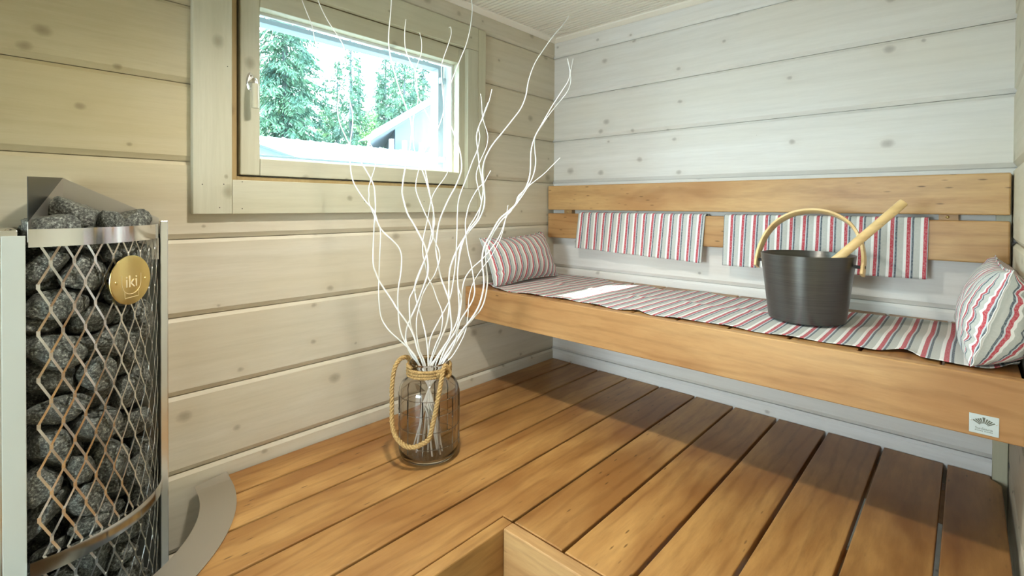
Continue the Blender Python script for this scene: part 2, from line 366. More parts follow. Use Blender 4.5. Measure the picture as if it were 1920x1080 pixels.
# ================================================================== the setting
XW, YF, ZC, ZF = 1.558, -2.60, 1.53, -0.90
def log_profile(z0, z1):
    """(depth, z) from z1 down to z0; joints every 0.2 m"""
    pts = [(0, z1)]
    k0 = math.floor((z1 - 1.4427) / .2 - 1e-9)
    zj = 1.4427 + .2 * k0
    while zj > z0 + .012:
        if zj < z1 - .012:
            pts += [(0, zj + .0150), (.0085, zj + .0018), (.016, zj + .0016), (.016, zj - .0004), (.0065, zj - .0006), (0, zj - .0095)]
        zj -= .2
    pts.append((0, z0)); return pts
def log_strip(bm, fn, a, b, z0, z1, th=.14):
    pr = log_profile(z0, z1) + [(th, z0), (th, z1)]
    A = [bm.verts.new(fn(a, d, z)) for d, z in pr]; B = [bm.verts.new(fn(b, d, z)) for d, z in pr]
    n = len(pr)
    for i in range(n): bm.faces.new((A[i], A[(i + 1) % n], B[(i + 1) % n], B[i]))
    bm.faces.new(A); bm.faces.new(B[::-1])
left = lambda t, d, z: Vector((-d, t, z)); back = lambda t, d, z: Vector((t, d, z)); right = lambda t, d, z: Vector((XW + d, t, z)); front = lambda t, d, z: Vector((t, YF - d, z))
HY0, HY1, HZ0, HZ1 = -1.43, -.545, .795, 1.365
bm = bmesh.new()
log_strip(bm, left, YF, HY0, ZF, ZC); log_strip(bm, left, HY1, .0, ZF, ZC)
log_strip(bm, left, HY0, HY1, ZF, HZ0); log_strip(bm, left, HY0, HY1, HZ1, ZC)
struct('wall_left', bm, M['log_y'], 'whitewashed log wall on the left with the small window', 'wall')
bm = bmesh.new(); log_strip(bm, back, -.139, XW + .139, ZF - .04, ZC + .03)
struct('wall_back', bm, M['log_x'], 'whitewashed knotty log wall behind the long bench', 'wall')
bm = bmesh.new(); log_strip(bm, right, YF, .0, ZF, ZC)
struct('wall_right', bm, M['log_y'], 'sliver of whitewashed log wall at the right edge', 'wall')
bm = bmesh.new(); log_strip(bm, front, -.139, .35, ZF - .04, ZC + .03); log_strip(bm, front, 1.25, XW + .139, ZF - .04, ZC + .03); log_strip(bm, front, .35, 1.25, 1.15, ZC)
struct('wall_front', bm, M['log_x'], 'log wall with the glass door, opposite the bench', 'wall')
struct('floor', BX(-.135, XW + .135, YF - .13, .135, ZF - .05, ZF), M['tile'], 'grey floor under the raised timber deck', 'floor')
bm = bmesh.new(); y = YF + .002
prof = []
while y < -.004:
    y2 = min(y + .0145, 0); y3 = min(y + .0215, 0)
    prof += [(y, ZC + .001), (y, ZC + .0045 - .0045), (y2, ZC), (y2 + .0004, ZC + .009), (y3 - .0004, ZC + .009)]; y += .0215
A = [bm.verts.new((0, a, b)) for a, b in prof]; B = [bm.verts.new((XW, a, b)) for a, b in prof]
for i in range(len(prof) - 1): bm.faces.new((A[i], A[i + 1], B[i + 1], B[i]))
box(bm, -.135, XW + .135, YF - .13, .135, ZC + .0095, ZC + .06)
struct('ceiling', bm, M['ceil'], 'finely slatted whitewashed ceiling', 'ceiling')
def cove(fn, a, b, name, label):
    bm = bmesh.new(); pr = [(0, ZC - .0005), (0, ZC - .016), (.006, ZC - .017), (.026, ZC - .006), (.028, ZC - .0005)]
    A = [bm.verts.new(fn(a, -d, z)) for d, z in pr]; B = [bm.verts.new(fn(b, -d, z)) for d, z in pr]; n = len(pr)
    for i in range(n): bm.faces.new((A[i], A[(i + 1) % n], B[(i + 1) % n], B[i]))
    bm.faces.new(A); bm.faces.new(B[::-1]); struct(name, bm, M['ceil'], label, 'trim')
cove(left, YF, -.0, 'trim_1', 'thin whitewashed cove strip where the ceiling meets the window wall')
cove(back, .0, XW, 'trim_2', 'thin whitewashed cove strip where the ceiling meets the bench wall')
o = struct('trim_3', BX(1.526, 1.5565, -.017, -.0005, ZF + .002, .825, bev=.002), M['pine_z'], 'narrow upright corner batten below the right end of the bench', 'trim'); vary(o, .5, .8)
# door behind the viewer
d = empty('door_1', 'clear glass sauna door opposite the bench', 'door', kind='structure', loc=(.8, YF, ZF))
for n_, b_ in (('door_frame', (.35, .40, YF - .14, YF + .01, ZF, 1.15)), ('door_frame', (1.20, 1.25, YF - .14, YF + .01, ZF, 1.15)), ('door_frame', (.40, 1.20, YF - .14, YF + .01, 1.10, 1.15))):
    vary(par(obj(n_, BX(*b_, bev=.003), M['alder_y']), d))
par(obj('glass_pane', BX(.402, 1.198, YF - .05, YF - .042, ZF + .01, 1.098), M['pane']), d)
bm = bmesh.new(); box(bm, 0.0, 1.6, YF - 1.8, YF - .14, ZF - .05, ZF); box(bm, 0, 1.6, YF - 1.85, YF - 1.8, ZF, ZC); box(bm, -.05, 0, YF - 1.8, YF - .14, ZF, ZC); box(bm, 1.6, 1.65, YF - 1.8, YF - .14, ZF, ZC); box(bm, 0, 1.6, YF - 1.8, YF - .14, ZC, ZC + .05)
struct('wall_washroom', bm, M['washroom'], 'white washroom beyond the glass door', 'wall')
bm = bmesh.new()
for q in ((.35, .40, .35, 1.25), (1.50, 1.55, .35, 1.25), (.40, 1.50, .35, .40), (.40, 1.50, 1.20, 1.25)): box(bm, q[0], q[1], -4.395, -4.34, q[2], q[3], .004)
struct('fill_light_frame', bm, M['white_paint'], 'added white frame round the fill light beyond the glass door', 'window')  # frame added round the unseen fill light
# ceiling lamp (above the frame of the photograph)
cl = empty('ceiling_light', 'round opal lamp on the slatted ceiling above the deck', 'lamp', loc=(.70, -1.25, ZC))
bm = bmesh.new(); lathe(bm, [(0, .0), (.07, 0), (.07, -.018), (.062, -.024), (0, -.024)], (.70, -1.25, ZC - .0005), 40); par(obj('housing', bm, M['steel'], smooth=True, angle=30), cl)
bm = bmesh.new(); lathe(bm, [(.055, -.024), (.052, -.035), (.035, -.047), (0, -.052)], (.70, -1.25, ZC - .0005), 32); par(obj('diffuser', bm, M['lamp'], smooth=True), cl)

# ------------------------------------------------------------------ window
w1 = empty('window_1', 'small whitewashed timber window in the log wall', 'window', kind='structure', loc=(0, -.98, .8))
def wpart(name, bm, mt, lo=.3, hi=.9, **k): 
    o = obj(name, bm, mt, **k); vary(o, lo, hi); return par(o, w1)
wpart('casing_board', BX(.0005, .022, -1.516, -1.4245, .708, 1.47, bev=.002), M['pine_z'], .6, .9)
wpart('casing_board', BX(.0005, .0215, -1.424, -.5235, .708, .800, bev=.002), M['pine_y'], .6, .9)
wpart('casing_board', BX(.0005, .0215, -1.424, -.5235, 1.352, 1.443, bev=.002), M['pine_y'], .6, .9)
wpart('casing_board', BX(.0005, .0215, -.578, -.5235, .8005, 1.3515, bev=.002), M['pine_z'], .6, .9)
wpart('casing_board', BX(.0005, .020, -.523, -.479, .708, 1.443, bev=.003), M['pine_z'], .6, .9)
def ring(x0, x1, y0, y1, z0, z1, iy0, iy1, iz0, iz1, bev=.0015):
    bm = bmesh.new()
    box(bm, x0, x1, y0, iy0, z0, z1, bev); box(bm, x0, x1, iy1, y1, z0, z1, bev)
    box(bm, x0, x1, iy0, iy1, z0, iz0, bev); box(bm, x0, x1, iy0, iy1, iz1, z1, bev); return bm
M['jamb_wood'] = wood('varnished_jamb', 2, srgb(196, 174, 126), srgb(160, 132, 84), rough=.5)
wpart('frame', ring(-.139, -.006, HY0 + .001, HY1 - .001, HZ0 + .001, HZ1 - .001, -1.404, -.572, .812, 1.354), M['jamb_wood'])
wpart('frame_lining', ring(-.1, -.046, -1.4038, -.5722, .8122, 1.3538, -1.36, -.600, .850, 1.300), M['white_paint'])
sash = wpart('sash', BX(-.044, .0025, -1.398, -1.3465, .8155, 1.350, bev=.003), M['pine_z'], .5, .7)
o = obj('sash_rail', BX(-.044, .002, -1.346, -.608, .8155, .8635, bev=.002), M['pine_y'], ); vary(o, .5, .8); par(o, sash); o.matrix_parent_inverse = Matrix.Identity(4)
def sub(o, p): o.parent = p; o.matrix_parent_inverse = Matrix.Identity(4); return o
sub(vary(obj('sash_rail', BX(-.044, .002, -1.346, -.608, 1.290, 1.350, bev=.002), M['pine_y']), .5, .8), sash)
sub(vary(obj('sash_stile', BX(-.044, .0025, -.6075, -.562, .8155, 1.350, bev=.003), M['pine_z']), .5, .8), sash)
sub(obj('glazing_bead', ring(-.043, -.034, -1.3465, -.6075, .863, 1.2905, -1.338, -.617, .872, 1.281), M['white_paint']), sash)
wpart('outer_sash', ring(-.150, -.1005, -1.3595, -.6005, .8505, 1.2995, -1.335, -.628, .885, 1.283), M['aluminium'])
wpart('glass_pane', BX(-.130, -.126, -1.336, -.627, .884, 1.284), M['pane'])
wpart('glass_pane', BX(-.040, -.036, -1.339, -.616, .871, 1.282), M['pane'])
wpart('outer_sill', BX(-.20, -.151, -1.40, -.56, .845, .853), M['aluminium'])
# hinges, stays
for z in (1.235, .918):
    bm = bmesh.new(); lathe(bm, [(0, -.02), (.0055, -.02), (.0055, .02), (0, .02)], (.004, -.566, z), 20); box(bm, -.004, .002, -.572, -.556, z - .012, z + .012, .001)
    wpart('hinge', bm, M['steel'], smooth=True, angle=35)
    wpart('stay_hinge', BX(-.099, -.085, -.628, -.6005, z - .012, z + .012, bev=.002), M['aluminium'])
# handle: oval rosette, bent neck, wooden grip
hd = wpart('handle', (lambda b: (lathe(b, [(0, 0), (.012, 0), (.012, .003), (.009, .006), (0, .0065)], (0, 0, 0), 32), b)[1])(bmesh.new()), M['steel'], smooth=True, angle=40)
hd.matrix_parent_inverse = Matrix.Identity(4); hd.location = (.0026, -1.373 + .98, 1.073 - .8)
me = hd.data
for v in me.vertices:
    x, y_, z = v.co; v.co = Vector((z, x * .85, y_ * 2.25))
sub(obj('neck', (lambda b: (tube(b, smooth_path([(.004, 0, 0), (.020, 0, .001), (.031, 0, .002), (.037, 0, -.006), (.037, 0, -.016)], 5), .0058, 12), b)[1])(bmesh.new()), M['steel'], smooth=True, angle=50), hd)
bm = bmesh.new(); lathe(bm, [(0, 0), (.0078, 0), (.0085, -.004), (.0092, -.06), (.0088, -.066), (0, -.067)], (.037, 0, -.010), 28); sub(tag(vary(obj('grip', bm, M['pine_z'], smooth=True, angle=40)), 'turned wooden grip'), hd)
sub(obj('screw', (lambda b: (lathe(b, [(0, .0035), (.0026, .0035), (.0026, 0), (0, 0)], (0, 0, 0), 16), b)[1])(bmesh.new()), M['chrome'], smooth=True, angle=40), hd)
scr = hd.children[-1]
for v in scr.data.vertices: x, y_, z = v.co; v.co = Vector((z + .004, x, y_ + .017))
# casing nails
bm = bmesh.new()
for y_, z in ((-1.495, .785), (-1.445, .787), (-1.455, .725), (-1.40, .795), (-1.40, .722), (-1.03, .745), (-.79, .748), (-1.436, 1.10)):
    lathe(bm, [(0, .0003), (.0014, .0003), (.0014, 0), (0, 0)], (0, 0, 0), 8)
    for v in bm.verts:
        if not v.tag: x, yy, zz = v.co; v.co = Vector((zz + .0221, x + y_, yy + z)); v.tag = True
wpart('casing_nails', bm, M['dark'])
for c in w1.children:
    pass

# ------------------------------------------------------------------ outside
struct('ground', BX(-60, -.30, -30, 40, -2.1, -2.0), M['ground'], 'gravel ground outside the window', 'ground')
# added unseen blockers outside; they bound the patch of sun that gets in
hs = empty('sun_blocker', 'added unseen blockers outside that trim the sun patch', 'roof', kind='structure', loc=(-.3, -1, 1.9))
par(obj('top_blocker', BX(-.62, -.141, -3.2, 2.0, 1.655, 1.70), M['white_paint']), hs)
par(obj('side_blocker', BX(-.86, -.141, -1.80, -1.70, -2.0, 1.655), M['house_wall']), hs)
def gable(name, label, x0, x1, ridge_y, ridge_z, half, slope, over=.5, th=.14, wins=(), skew=0.):
    g = empty(name, label, 'building', 'buildings seen through the window', loc=(x0, ridge_y, -2))
    def pp(n_, b_, m_): return par(obj(n_, b_, m_), g)
    hz = ridge_z - slope * half
    bm = bmesh.new(); pts = [(ridge_y - half + over, -2), (ridge_y + half - over, -2), (ridge_y + half - over, hz + slope * over - th), (ridge_y, ridge_z - th), (ridge_y - half + over, hz + slope * over - th)]
    A = [bm.verts.new((x0 - over, a + skew * over, b)) for a, b in pts]; B = [bm.verts.new((x1, a + skew * (x0 - x1), b)) for a, b in pts]; n = 5
    for i in range(n): bm.faces.new((A[i], A[(i + 1) % n], B[(i + 1) % n], B[i]))
    bm.faces.new(A); bm.faces.new(B[::-1]); pp('gable_wall', bm, M['house_wall'])
    for s in (-1, 1):
        bm = bmesh.new(); pr = [(ridge_y, ridge_z), (ridge_y + s * half, hz), (ridge_y + s * half, hz - th), (ridge_y, ridge_z - th)]
        A = [bm.verts.new((x0, a, b)) for a, b in pr]; B = [bm.verts.new((x1, a + skew * (x0 - x1), b)) for a, b in pr]
        for i in range(4): bm.faces.new((A[i], A[(i + 1) % 4], B[(i + 1) % 4], B[i]))
        bm.faces.new(A); bm.faces.new(B[::-1]); pp('roof_slope', bm, M['metal_roof'])
    for (ya, yb, za, zb) in wins: pp('window', BX(x0 - over, x0 - over + .03, ya, yb, za, zb), M['house_glass'])
    return g
gb = gable('neighbour_house', 'pale blue house gable with white roof verge, right side of the window view', -9, -13.5, 9.1, 5.40, 4.62, .63, .75, .20, ((6.9, 7.3, 1.45, 2.15), (7.8, 8.5, 1.2, 2.2)), skew=.55)
for y_ in (4.9, 5.35, 5.75, 6.3, 6.7): par(obj('balcony_post', BX(-9.6, -9.5, y_, y_ + .09, -2, 2.45 if y_ > 5.3 else 2.1), M['white_paint']), gb)
par(obj('balcony_rail', BX(-9.6, -9.5, 4.85, 7.5, 1.75, 1.82), M['white_paint']), gb)
par(obj('soffit', (lambda b: ([b.faces.new([b.verts.new(p) for p in ((-9.02, 4.55, 2.32), (-9.76, 4.55, 2.32), (-9.76, 9.1, 5.17), (-9.02, 9.1, 5.17))])], b)[1])(bmesh.new()), M['house_wall']), gb)
lr = empty('low_outbuilding', 'long low outbuilding with a white ribbed metal roof below the trees', 'building', 'buildings seen through the window', loc=(-7, 2, -2))
bm = bmesh.new()
A = [bm.verts.new(p) for p in ((-8, -1.5, 1.98), (-5, -1.5, 1.20), (-5, 9.0, 1.20), (-8, 9.0, 1.98))]; f = bm.faces.new(A)
r = bmesh.ops.extrude_face_region(bm, geom=[f]); bmesh.ops.translate(bm, verts=[g for g in r['geom'] if isinstance(g, bmesh.types.BMVert)], vec=(0, 0, -.06))
for i in range(40):
    y_ = -1.4 + i * .26; box(bm, -8, -5, y_, y_ + .03, 0, .02)
    for v in bm.verts[-8:] if False else []: pass
bm.verts.ensure_lookup_table()
for v in bm.verts:
    if v.co.z < .5 and v.co.x <= -4.9: v.co.z += 1.20 + (-5 - v.co.x) * .26
par(obj('roof', bm, M['metal_roof']), lr)
par(obj('wall', BX(-7.9, -5.3, -1.4, 8.9, -2, 1.15), M['house_wall']), lr)
gs = gable('garden_shed', 'corner of a blue shed gable at the lower left of the window view', -4.5, -4.95, -.9, 1.80, 2.2, -.0 + .272, .12, .05)

def spruce(x, y, h, seed, mt, label, dens=1.0, r0=None, bare=.12, droop=.35):
    rd = random.Random(seed); t = empty('spruce_tree' if mt == 'spruce' else 'birch_tree', label, 'tree', 'trees beyond the outbuilding', loc=(x, y, -2))
    bm = bmesh.new(); tube(bm, [(x, y, -2), (x + .05, y, -2 + h * .5), (x, y, -2 + h * .98)], [.16, .10, .02], 8); par(obj('trunk', bm, M['bark'], smooth=True), t)
    bm = bmesh.new(); r0 = r0 or h * .17
    nb = int((230 if mt == 'spruce' else 150) * dens)
    for i in range(nb):
        f_ = bare + (1 - bare) * (i + rd.random()) / nb; z = -2 + h * f_
        L_ = r0 * (1 - f_) ** (.75 if mt == 'spruce' else .35) * rd.uniform(.55, 1.1) + .12; a = rd.uniform(0, 2 * PI)
        dx, dy = math.cos(a), math.sin(a); n = max(4, int(L_ * 11))
        side = Vector((-dy, dx, 0)); con = mt == 'spruce'
        for k in range(n if not con else int(n * 1.7)):
            s = (k + rd.random()) / (n if not con else int(n * 1.7)) * L_
            c = Vector((x + dx * s, y + dy * s, z - droop * s * s / max(L_, .3)))
            w_ = (.20 if con else .16) * (1.15 - s / (L_ * 1.25))
            for q in range(5):
                if con:
                    sg = rd.choice((-1, 1)); a1 = rd.uniform(.06, .13); a2 = rd.uniform(.012, .026)
                    n1 = (side * sg * rd.uniform(.2, 1) + Vector((dx, dy, 0)) * rd.uniform(.1, .9) + Vector((0, 0, -rd.uniform(.3, 1.1)))).normalized(); n2 = Vector((rd.gauss(0, 1), rd.gauss(0, 1), rd.gauss(0, 1))); n2 = (n2 - n1 * n2.dot(n1)).normalized()
                    cc = c + side * sg * abs(rd.gauss(0, w_)) + Vector((0, 0, -abs(rd.gauss(0, w_ * .7))))
                else:
                    n1 = Vector((rd.gauss(0, 1), rd.gauss(0, 1), rd.gauss(0, .6))).normalized(); n2 = n1.orthogonal().normalized()
                    cc = c + Vector((rd.gauss(0, w_), rd.gauss(0, w_), rd.gauss(0, w_ * .6))); a1 = rd.uniform(.03, .07); a2 = a1 * rd.uniform(.4, .8)
                bm.faces.new([bm.verts.new(cc + n1 * a1), bm.verts.new(cc + n2 * a2), bm.verts.new(cc - n1 * a1), bm.verts.new(cc - n2 * a2)])
    par(obj('foliage', bm, M[mt]), t)
def at_px(px, dist):
    dd = F + R_ * ((px - 960) / FPX); return CAM.x + dd.x * dist, CAM.y + dd.y * dist
for px, dist, h, seed, mt, lab, dens in (
    (533, 16, 12.5, 1, 'spruce', 'tall dense spruce at the left of the window view', 1.7),
    (566, 25, 14.5, 2, 'spruce', 'spruce standing right behind the tall left one', 1.2),
    (497, 21, 8.7, 3, 'birch', 'light green leafy tree at the left edge of the window view', 1.2),
    (600, 31, 9.0, 4, 'birch', 'low light green tree in the gap of sky', .8),
    (632, 27, 10.6, 5, 'spruce', 'middling spruce just left of the thin bare trunk', 1.0),
    (657, 20, 9.6, 6, 'spruce', 'slim spruce with a visible grey trunk in mid window', .6),
    (690, 24, 7.2, 7, 'birch', 'green bushy tree above the roof verge tip', 1.3),
    (722, 31, 13.0, 8, 'spruce', 'spruce behind the white roof verge', 1.3),
    (757, 26, 11.6, 9, 'spruce', 'thin spruce to the right of the verge spruce', 1.0),
    (792, 33, 14.0, 10, 'spruce', 'last spruce at the right edge of the window view', 1.2),
    (672, 36, 13.5, 21, 'spruce', 'far spruce filling the gap right of the bare trunk', 1.1),
    (740, 38, 15.5, 22, 'spruce', 'far tall spruce behind the verge trees', 1.2),
    (775, 36, 14.5, 23, 'spruce', 'far spruce between the two right-hand trees', 1.2),
    (610, 38, 12.5, 24, 'spruce', 'far spruce in the gap right of the tall left tree', 1.0),
    (708, 34, 12.0, 25, 'spruce', 'far spruce above the bushy green tree', 1.1),
    (628, 15.5, 4.5, 12, 'birch', 'low leafy bush right above the outbuilding roof', 1.2),
    (572, 12.8, 4.2, 13, 'birch', 'broad pale bush in front of the tall left spruce', 1.3)):
    x, y = at_px(px, dist); spruce(x, y, h, seed, mt, lab, dens, r0=(None if mt == 'spruce' else h * .22), bare=.1 if mt == 'spruce' else .25, droop=.35 if mt == 'spruce' else .1)

# ================================================================== lower deck
deck = empty('lower_deck', 'raised floor deck of wide brown alder boards with a step well', 'deck', loc=(.8, -1.0, -.03))
CX_, CY_, CR_ = .003, -1.906, .415     # cut-out round the stove
ZD = -.026
gx = [.0035, .114, .261, .408, .5545, .702, .846, .992, 1.138, 1.2845, 1.4305, 1.549]
for i in range(11):
    a = gx[i] + (.0035 if i else 0); b = gx[i + 1] - .0035; g = a
    yb = -.0045
    if i >= 6: a += .001; b -= .001
    def arc(xx): return CY_ + math.sqrt(max(CR_ ** 2 - (xx - CX_) ** 2, 0))
    if i < 3:
        b2 = b
        if i == 2: b2 = min(b, CX_ + CR_ - .002)
        pts = [(a, yb), (b, yb)] + [(b + (a - b) * k / 12, arc(b + (a - b) * k / 12)) for k in range(13)]
    elif i == 3: pts = [(a, yb), (b, yb), (b, -2.45), (a, -2.45)]
    elif i == 4: pts = [(a, yb), (b, yb), (b, -1.0445), (.6685, -1.0445), (.6685, -2.45), (a, -2.45)]
    elif i == 10: pts = [(a, yb), (1.524, yb), (1.524, -.022), (b, -.05), (b, -1.0445), (a, -1.0445)]
    else: pts = [(a, yb), (b, yb), (b, -1.0445), (a, -1.0445)]
    o = obj('board', poly_slab(pts, ZD, 0, bev=.0025), M['alder_y']); o.color = ([.55, .7, .85, .75, .6, .8, .5, .65, .35, .1, .05][i], rnd.random(), rnd.random(), 1)
    par(o, deck)
bm = BX(.671, .702, -2.45, -1.0475, -.22, -.0005, bev=.003); vary(tag(par(obj('edge_board', bm, M['alder_y']), deck), 'edge board on the left side of the well'), .75, .95)
bm = BX(.7025, 1.545, -1.0785, -1.0475, -.22, -.0005, bev=.003); o = par(obj('edge_board', bm, M['alder_x']), deck); tag(o, 'edge board along the far side of the well'); o.color = (.45, .3, .8, 1)
for y in (-.10, -.60, -.98): vary(par(obj('joist', BX(.02, 1.54, y - .022, y + .022, -.12, ZD - .001), M['alder_x']), deck), 0, .2)

# ================================================================== upper bench
bench = empty('upper_bench', 'long alder sauna bench with a wide front board, along the back wall', 'bench', loc=(.78, -.3, .35))
bxs = [.003, .157, .299, .441, .583, .723, .864, 1.006, 1.151, 1.294, 1.435, 1.553]
for i in range(11):
    o = par(obj('board', BX(bxs[i] + (.003 if i else 0), bxs[i + 1] - .003, -.5435, -.004, .384, .411, bev=.003), M['alder_y']), bench); vary(o, .2, .6)
o = par(obj('front_board', BX(.0025, 1.5535, -.571, -.5445, .290, .4125, bev=.003), M['alder_x']), bench); o.color = (.22, .42, .77, 1)
for x0 in (.003, 1.525): vary(par(obj('end_bearer', BX(x0, x0 + .028, -.543, -.02 - (.02 if x0 > 1 else 0), .31, .3835), M['alder_y']), bench))
# maker's plate
npl = par(obj('name_plate', BX(1.4765, 1.5185, -.5722, -.5713, .2978, .335, bev=.0003, seg=1), M['satin'], ), bench); tag(npl, 'small silver maker\'s plate with a fan emblem')
M['plate_ink'] = simple('plate_engraving', srgb(96, 98, 84), .6)
npl.data.materials.clear(); npl.data.materials.append(simple('silver_plate', srgb(196, 204, 202), .4, .35))
bm = bmesh.new(); cx, cz = 1.4975, .3145
tip = [(-.0135, .0085), (-.0105, .011), (-.0075, .0125), (-.0045, .014), (0, .0165), (.0045, .014), (.0075, .0125), (.0105, .011), (.0135, .0085)]
for k, (tx, tz) in enumerate(tip):
    tx *= 1.12; tz = tz * .98
    a = math.radians(158 - k * 17); bx_, bz_ = .0058 * math.cos(a), .0045 * math.sin(a)
    w1_ = .0006; w2_ = .0013 if k != 4 else .0022
    dx, dz = tx - bx_, tz - bz_; l = math.hypot(dx, dz); nx, nz = -dz / l, dx / l
    q = [(bx_ + nx * w1_, bz_ + nz * w1_), (bx_ - nx * w1_, bz_ - nz * w1_), (tx - nx * w2_, tz - nz * w2_), (tx + nx * w2_, tz + nz * w2_)]
    vs = [bm.verts.new((cx + a_, -.57235, cz + b_)) for a_, b_ in q]; f = bm.faces.new(vs); r = bmesh.ops.extrude_face_region(bm, geom=[f]); bmesh.ops.translate(bm, verts=[g for g in r['geom'] if isinstance(g, bmesh.types.BMVert)], vec=(0, .0003, 0))
sub_ = obj('emblem', bm, M['plate_ink']); sub_.parent = npl
mt_ = Matrix.Translation((cx, -.57235, .3085)) @ Matrix.Rotation(PI / 2, 4, 'X')
o = obj('lettering', text_bm('SunSauna', .0066, mt_, .0001), M['plate_ink']); o.parent = npl
bm = bmesh.new()
for k in range(17):
    if k == 8: continue
    box(bm, cx - .0125 + k * .00148, cx - .0125 + k * .00148 + .0009, -.5724, -.5721, .3033, .3047)
o = obj('small_print', bm, M['plate_ink']); o.parent = npl
for x in (1.4795, 1.5155):
    bm = bmesh.new(); lathe(bm, [(0, .0006), (.001, .0005), (.0013, 0)], (0, 0, 0), 12)
    for v in bm.verts: v.co = Vector((v.co.x + x, -.5722 - v.co.z, v.co.y + .3215))
    o = obj('rivet', bm, M['chrome'], smooth=True); o.parent = npl
for c in (sub_,): pass

# ================================================================== backrest
br = empty('backrest', 'alder backrest of two wide horizontal boards above the bench', 'backrest', loc=(.78, -.03, .7))
o = par(obj('slat', BX(.006, 1.5525, -.052, -.027, .716, .828, bev=.004), M['alder_x']), br); o.color = (.55, .62, .2, 1); tag(o, 'upper board')
o = par(obj('slat', BX(.006, 1.5525, -.052, -.027, .586, .700, bev=.004), M['alder_x']), br); o.color = (.5, .13, .5, 1); tag(o, 'lower board')
for x in (.105, 1.43):
    b_ = par(obj('bracket', BX(x - .021, x + .021, -.0265, -.0008, .60, .82), M['alder_x']), br); vary(b_, .2, .4)
    bm = bmesh.new(); lathe(bm, [(0, .002), (.003, .0018), (.0042, 0)], (0, 0, 0), 14)
    for v in bm.verts: v.co = Vector((v.co.x + x - .002, -.0265 - v.co.z, v.co.y + .7085))
    s_ = obj('screw', bm, M['brass'], smooth=True); s_.parent = b_

# ================================================================== cloth
def cloth(name, nu, nv, fn, label, cat, group=None, th=.0012, uvf=None):
    bm = bmesh.new(); uvl = bm.loops.layers.uv.new('UVMap'); g = []
    for i in range(nu + 1): g.append([bm.verts.new(fn(i / nu, j / nv)[0]) for j in range(nv + 1)])
    for i in range(nu):
        for j in range(nv):
            f = bm.faces.new((g[i][j], g[i + 1][j], g[i + 1][j + 1], g[i][j + 1])); f.smooth = True
            for l, (a, b) in zip(f.loops, ((i, j), (i + 1, j), (i + 1, j + 1), (i, j + 1))): l[uvl].uv = fn(a / nu, b / nv)[1]
    me = bpy.data.meshes.new(name); bm.to_mesh(me); bm.free(); me.materials.append(M['fabric'])
    o = bpy.data.objects.new(name, me); COL.objects.link(o)
    if th:
        md = o.modifiers.new('thickness', 'SOLIDIFY'); md.thickness = th; md.offset = 1
    return tag(o, label, cat, group)
def lerp(t, pts):
    for (a, va), (b, vb) in zip(pts[:-1], pts[1:]):
        if t <= b: return va + (vb - va) * max(0, (t - a)) / (b - a)
    return pts[-1][1]
def towel(x0t, x1t, x0b, x1b, zl, zr, seed, label, u0):
    def fn(u, v):
        n = noise.noise(Vector((u * 7, seed, 0))); n2 = noise.noise(Vector((u * 5, seed, v * 3)))
        zb = zl + (zr - zl) * u
        path = [(0, (-.0228, .612)), (.28, (-.0240, .690)), (.36, (-.0252, .7035)), (.42, (-.0310, .7075)), (.50, (-.0430, .7080)), (.56, (-.0535, .7055)), (.60, (-.0560, .697)), (1, (-.0575 - .004, zb))]
        y = lerp(v, [(a, b[0]) for a, b in path]); z = lerp(v, [(a, b[1]) for a, b in path])
        h = max(0, (v - .62) / .38)
        y -= (.0025 + .003 * n2 + .0045 * math.sin(u * 19 + seed)) * h if h else 0
        y = min(y, -.0545) if h > 0 else y
        z -= .0018 * abs(n) if .4 < v < .6 else 0
        k = max(0, (v - .5) * 2); xl = x0t + (x0b - x0t) * k; xr = x1t + (x1b - x1t) * k
        x = xl + (xr - xl) * u + .0025 * n2 * k
        return (x, y, z), (u * (x1t - x0t) + u0, v * .3)
    return cloth('seat_towel', 110, 60, fn, label, 'towel', 'striped cloths over the backrest')
towel(.187, .757, .175, .745, .547, .524, 1.3, 'striped linen cloth over the backrest nearer the left corner', .030)
towel(.824, 1.390, .819, 1.386, .523, .531, 5.1, 'striped linen cloth over the backrest behind the bucket', .0215)
FR = [(0, -.480), (.05, -.50), (.13, -.553), (.2, -.529), (.27, -.522), (.345, -.522), (.44, -.541), (.473, -.512), (.50, -.538), (.57, -.529), (.61, -.516), (.70, -.532), (.785, -.521), (.85, -.523), (.885, -.480), (.905, -.524), (.94, -.529), (.975, -.514), (1, -.465)]
BK = [(0, -.045), (.025, -.034), (.065, -.023), (.193, -.028), (.24, -.078), (.333, -.045), (.385, -.104), (.45, -.046), (.48, -.030), (.54, -.078), (.60, -.05), (.77, -.073), (.83, -.064), (.88, -.046), (1, -.05)]
def sm(t, pts):  # softened lookup
    return sum(lerp(min(1, max(0, t + d)), pts) * w_ for d, w_ in ((-.008, .25), (0, .5), (.008, .25)))
def runner(u, v):
    yf, yb = sm(u, FR), sm(u, BK)
    y = yf + (yb - yf) * v; x = .004 + 1.549 * u
    mid = .52 + .05 * noise.noise(Vector((u * 6, 2, 0)))
    rid = math.exp(-((v - mid) / .035) ** 2) * (.5 + .5 * math.sin(u * 52)) * (1 if u < .68 else max(0, 1 - (u - .68) * 8))
    lift = .0045 * rid + .0018 * abs(noise.noise(Vector((u * 12, v * 3, 0))))
    edge = math.exp(-(v / .05) ** 2) * (.0035 * (.5 + .5 * math.sin(u * 70)) + max(0, (yf + .515)) * .22)
    x2 = x + .006 * math.tanh((v - mid) * 14) * (1 if u < .7 else .3) + .004 * noise.noise(Vector((u * 5, v * 2, 7)))
    x2 = min(max(x2, .003), 1.5545)
    return (x2, y, .4128 + lift + edge), (x + .012, v * .5)
cloth('bench_runner', 300, 56, runner, 'long red, grey and white striped linen runner laid along the bench seat', 'runner', th=.0011)

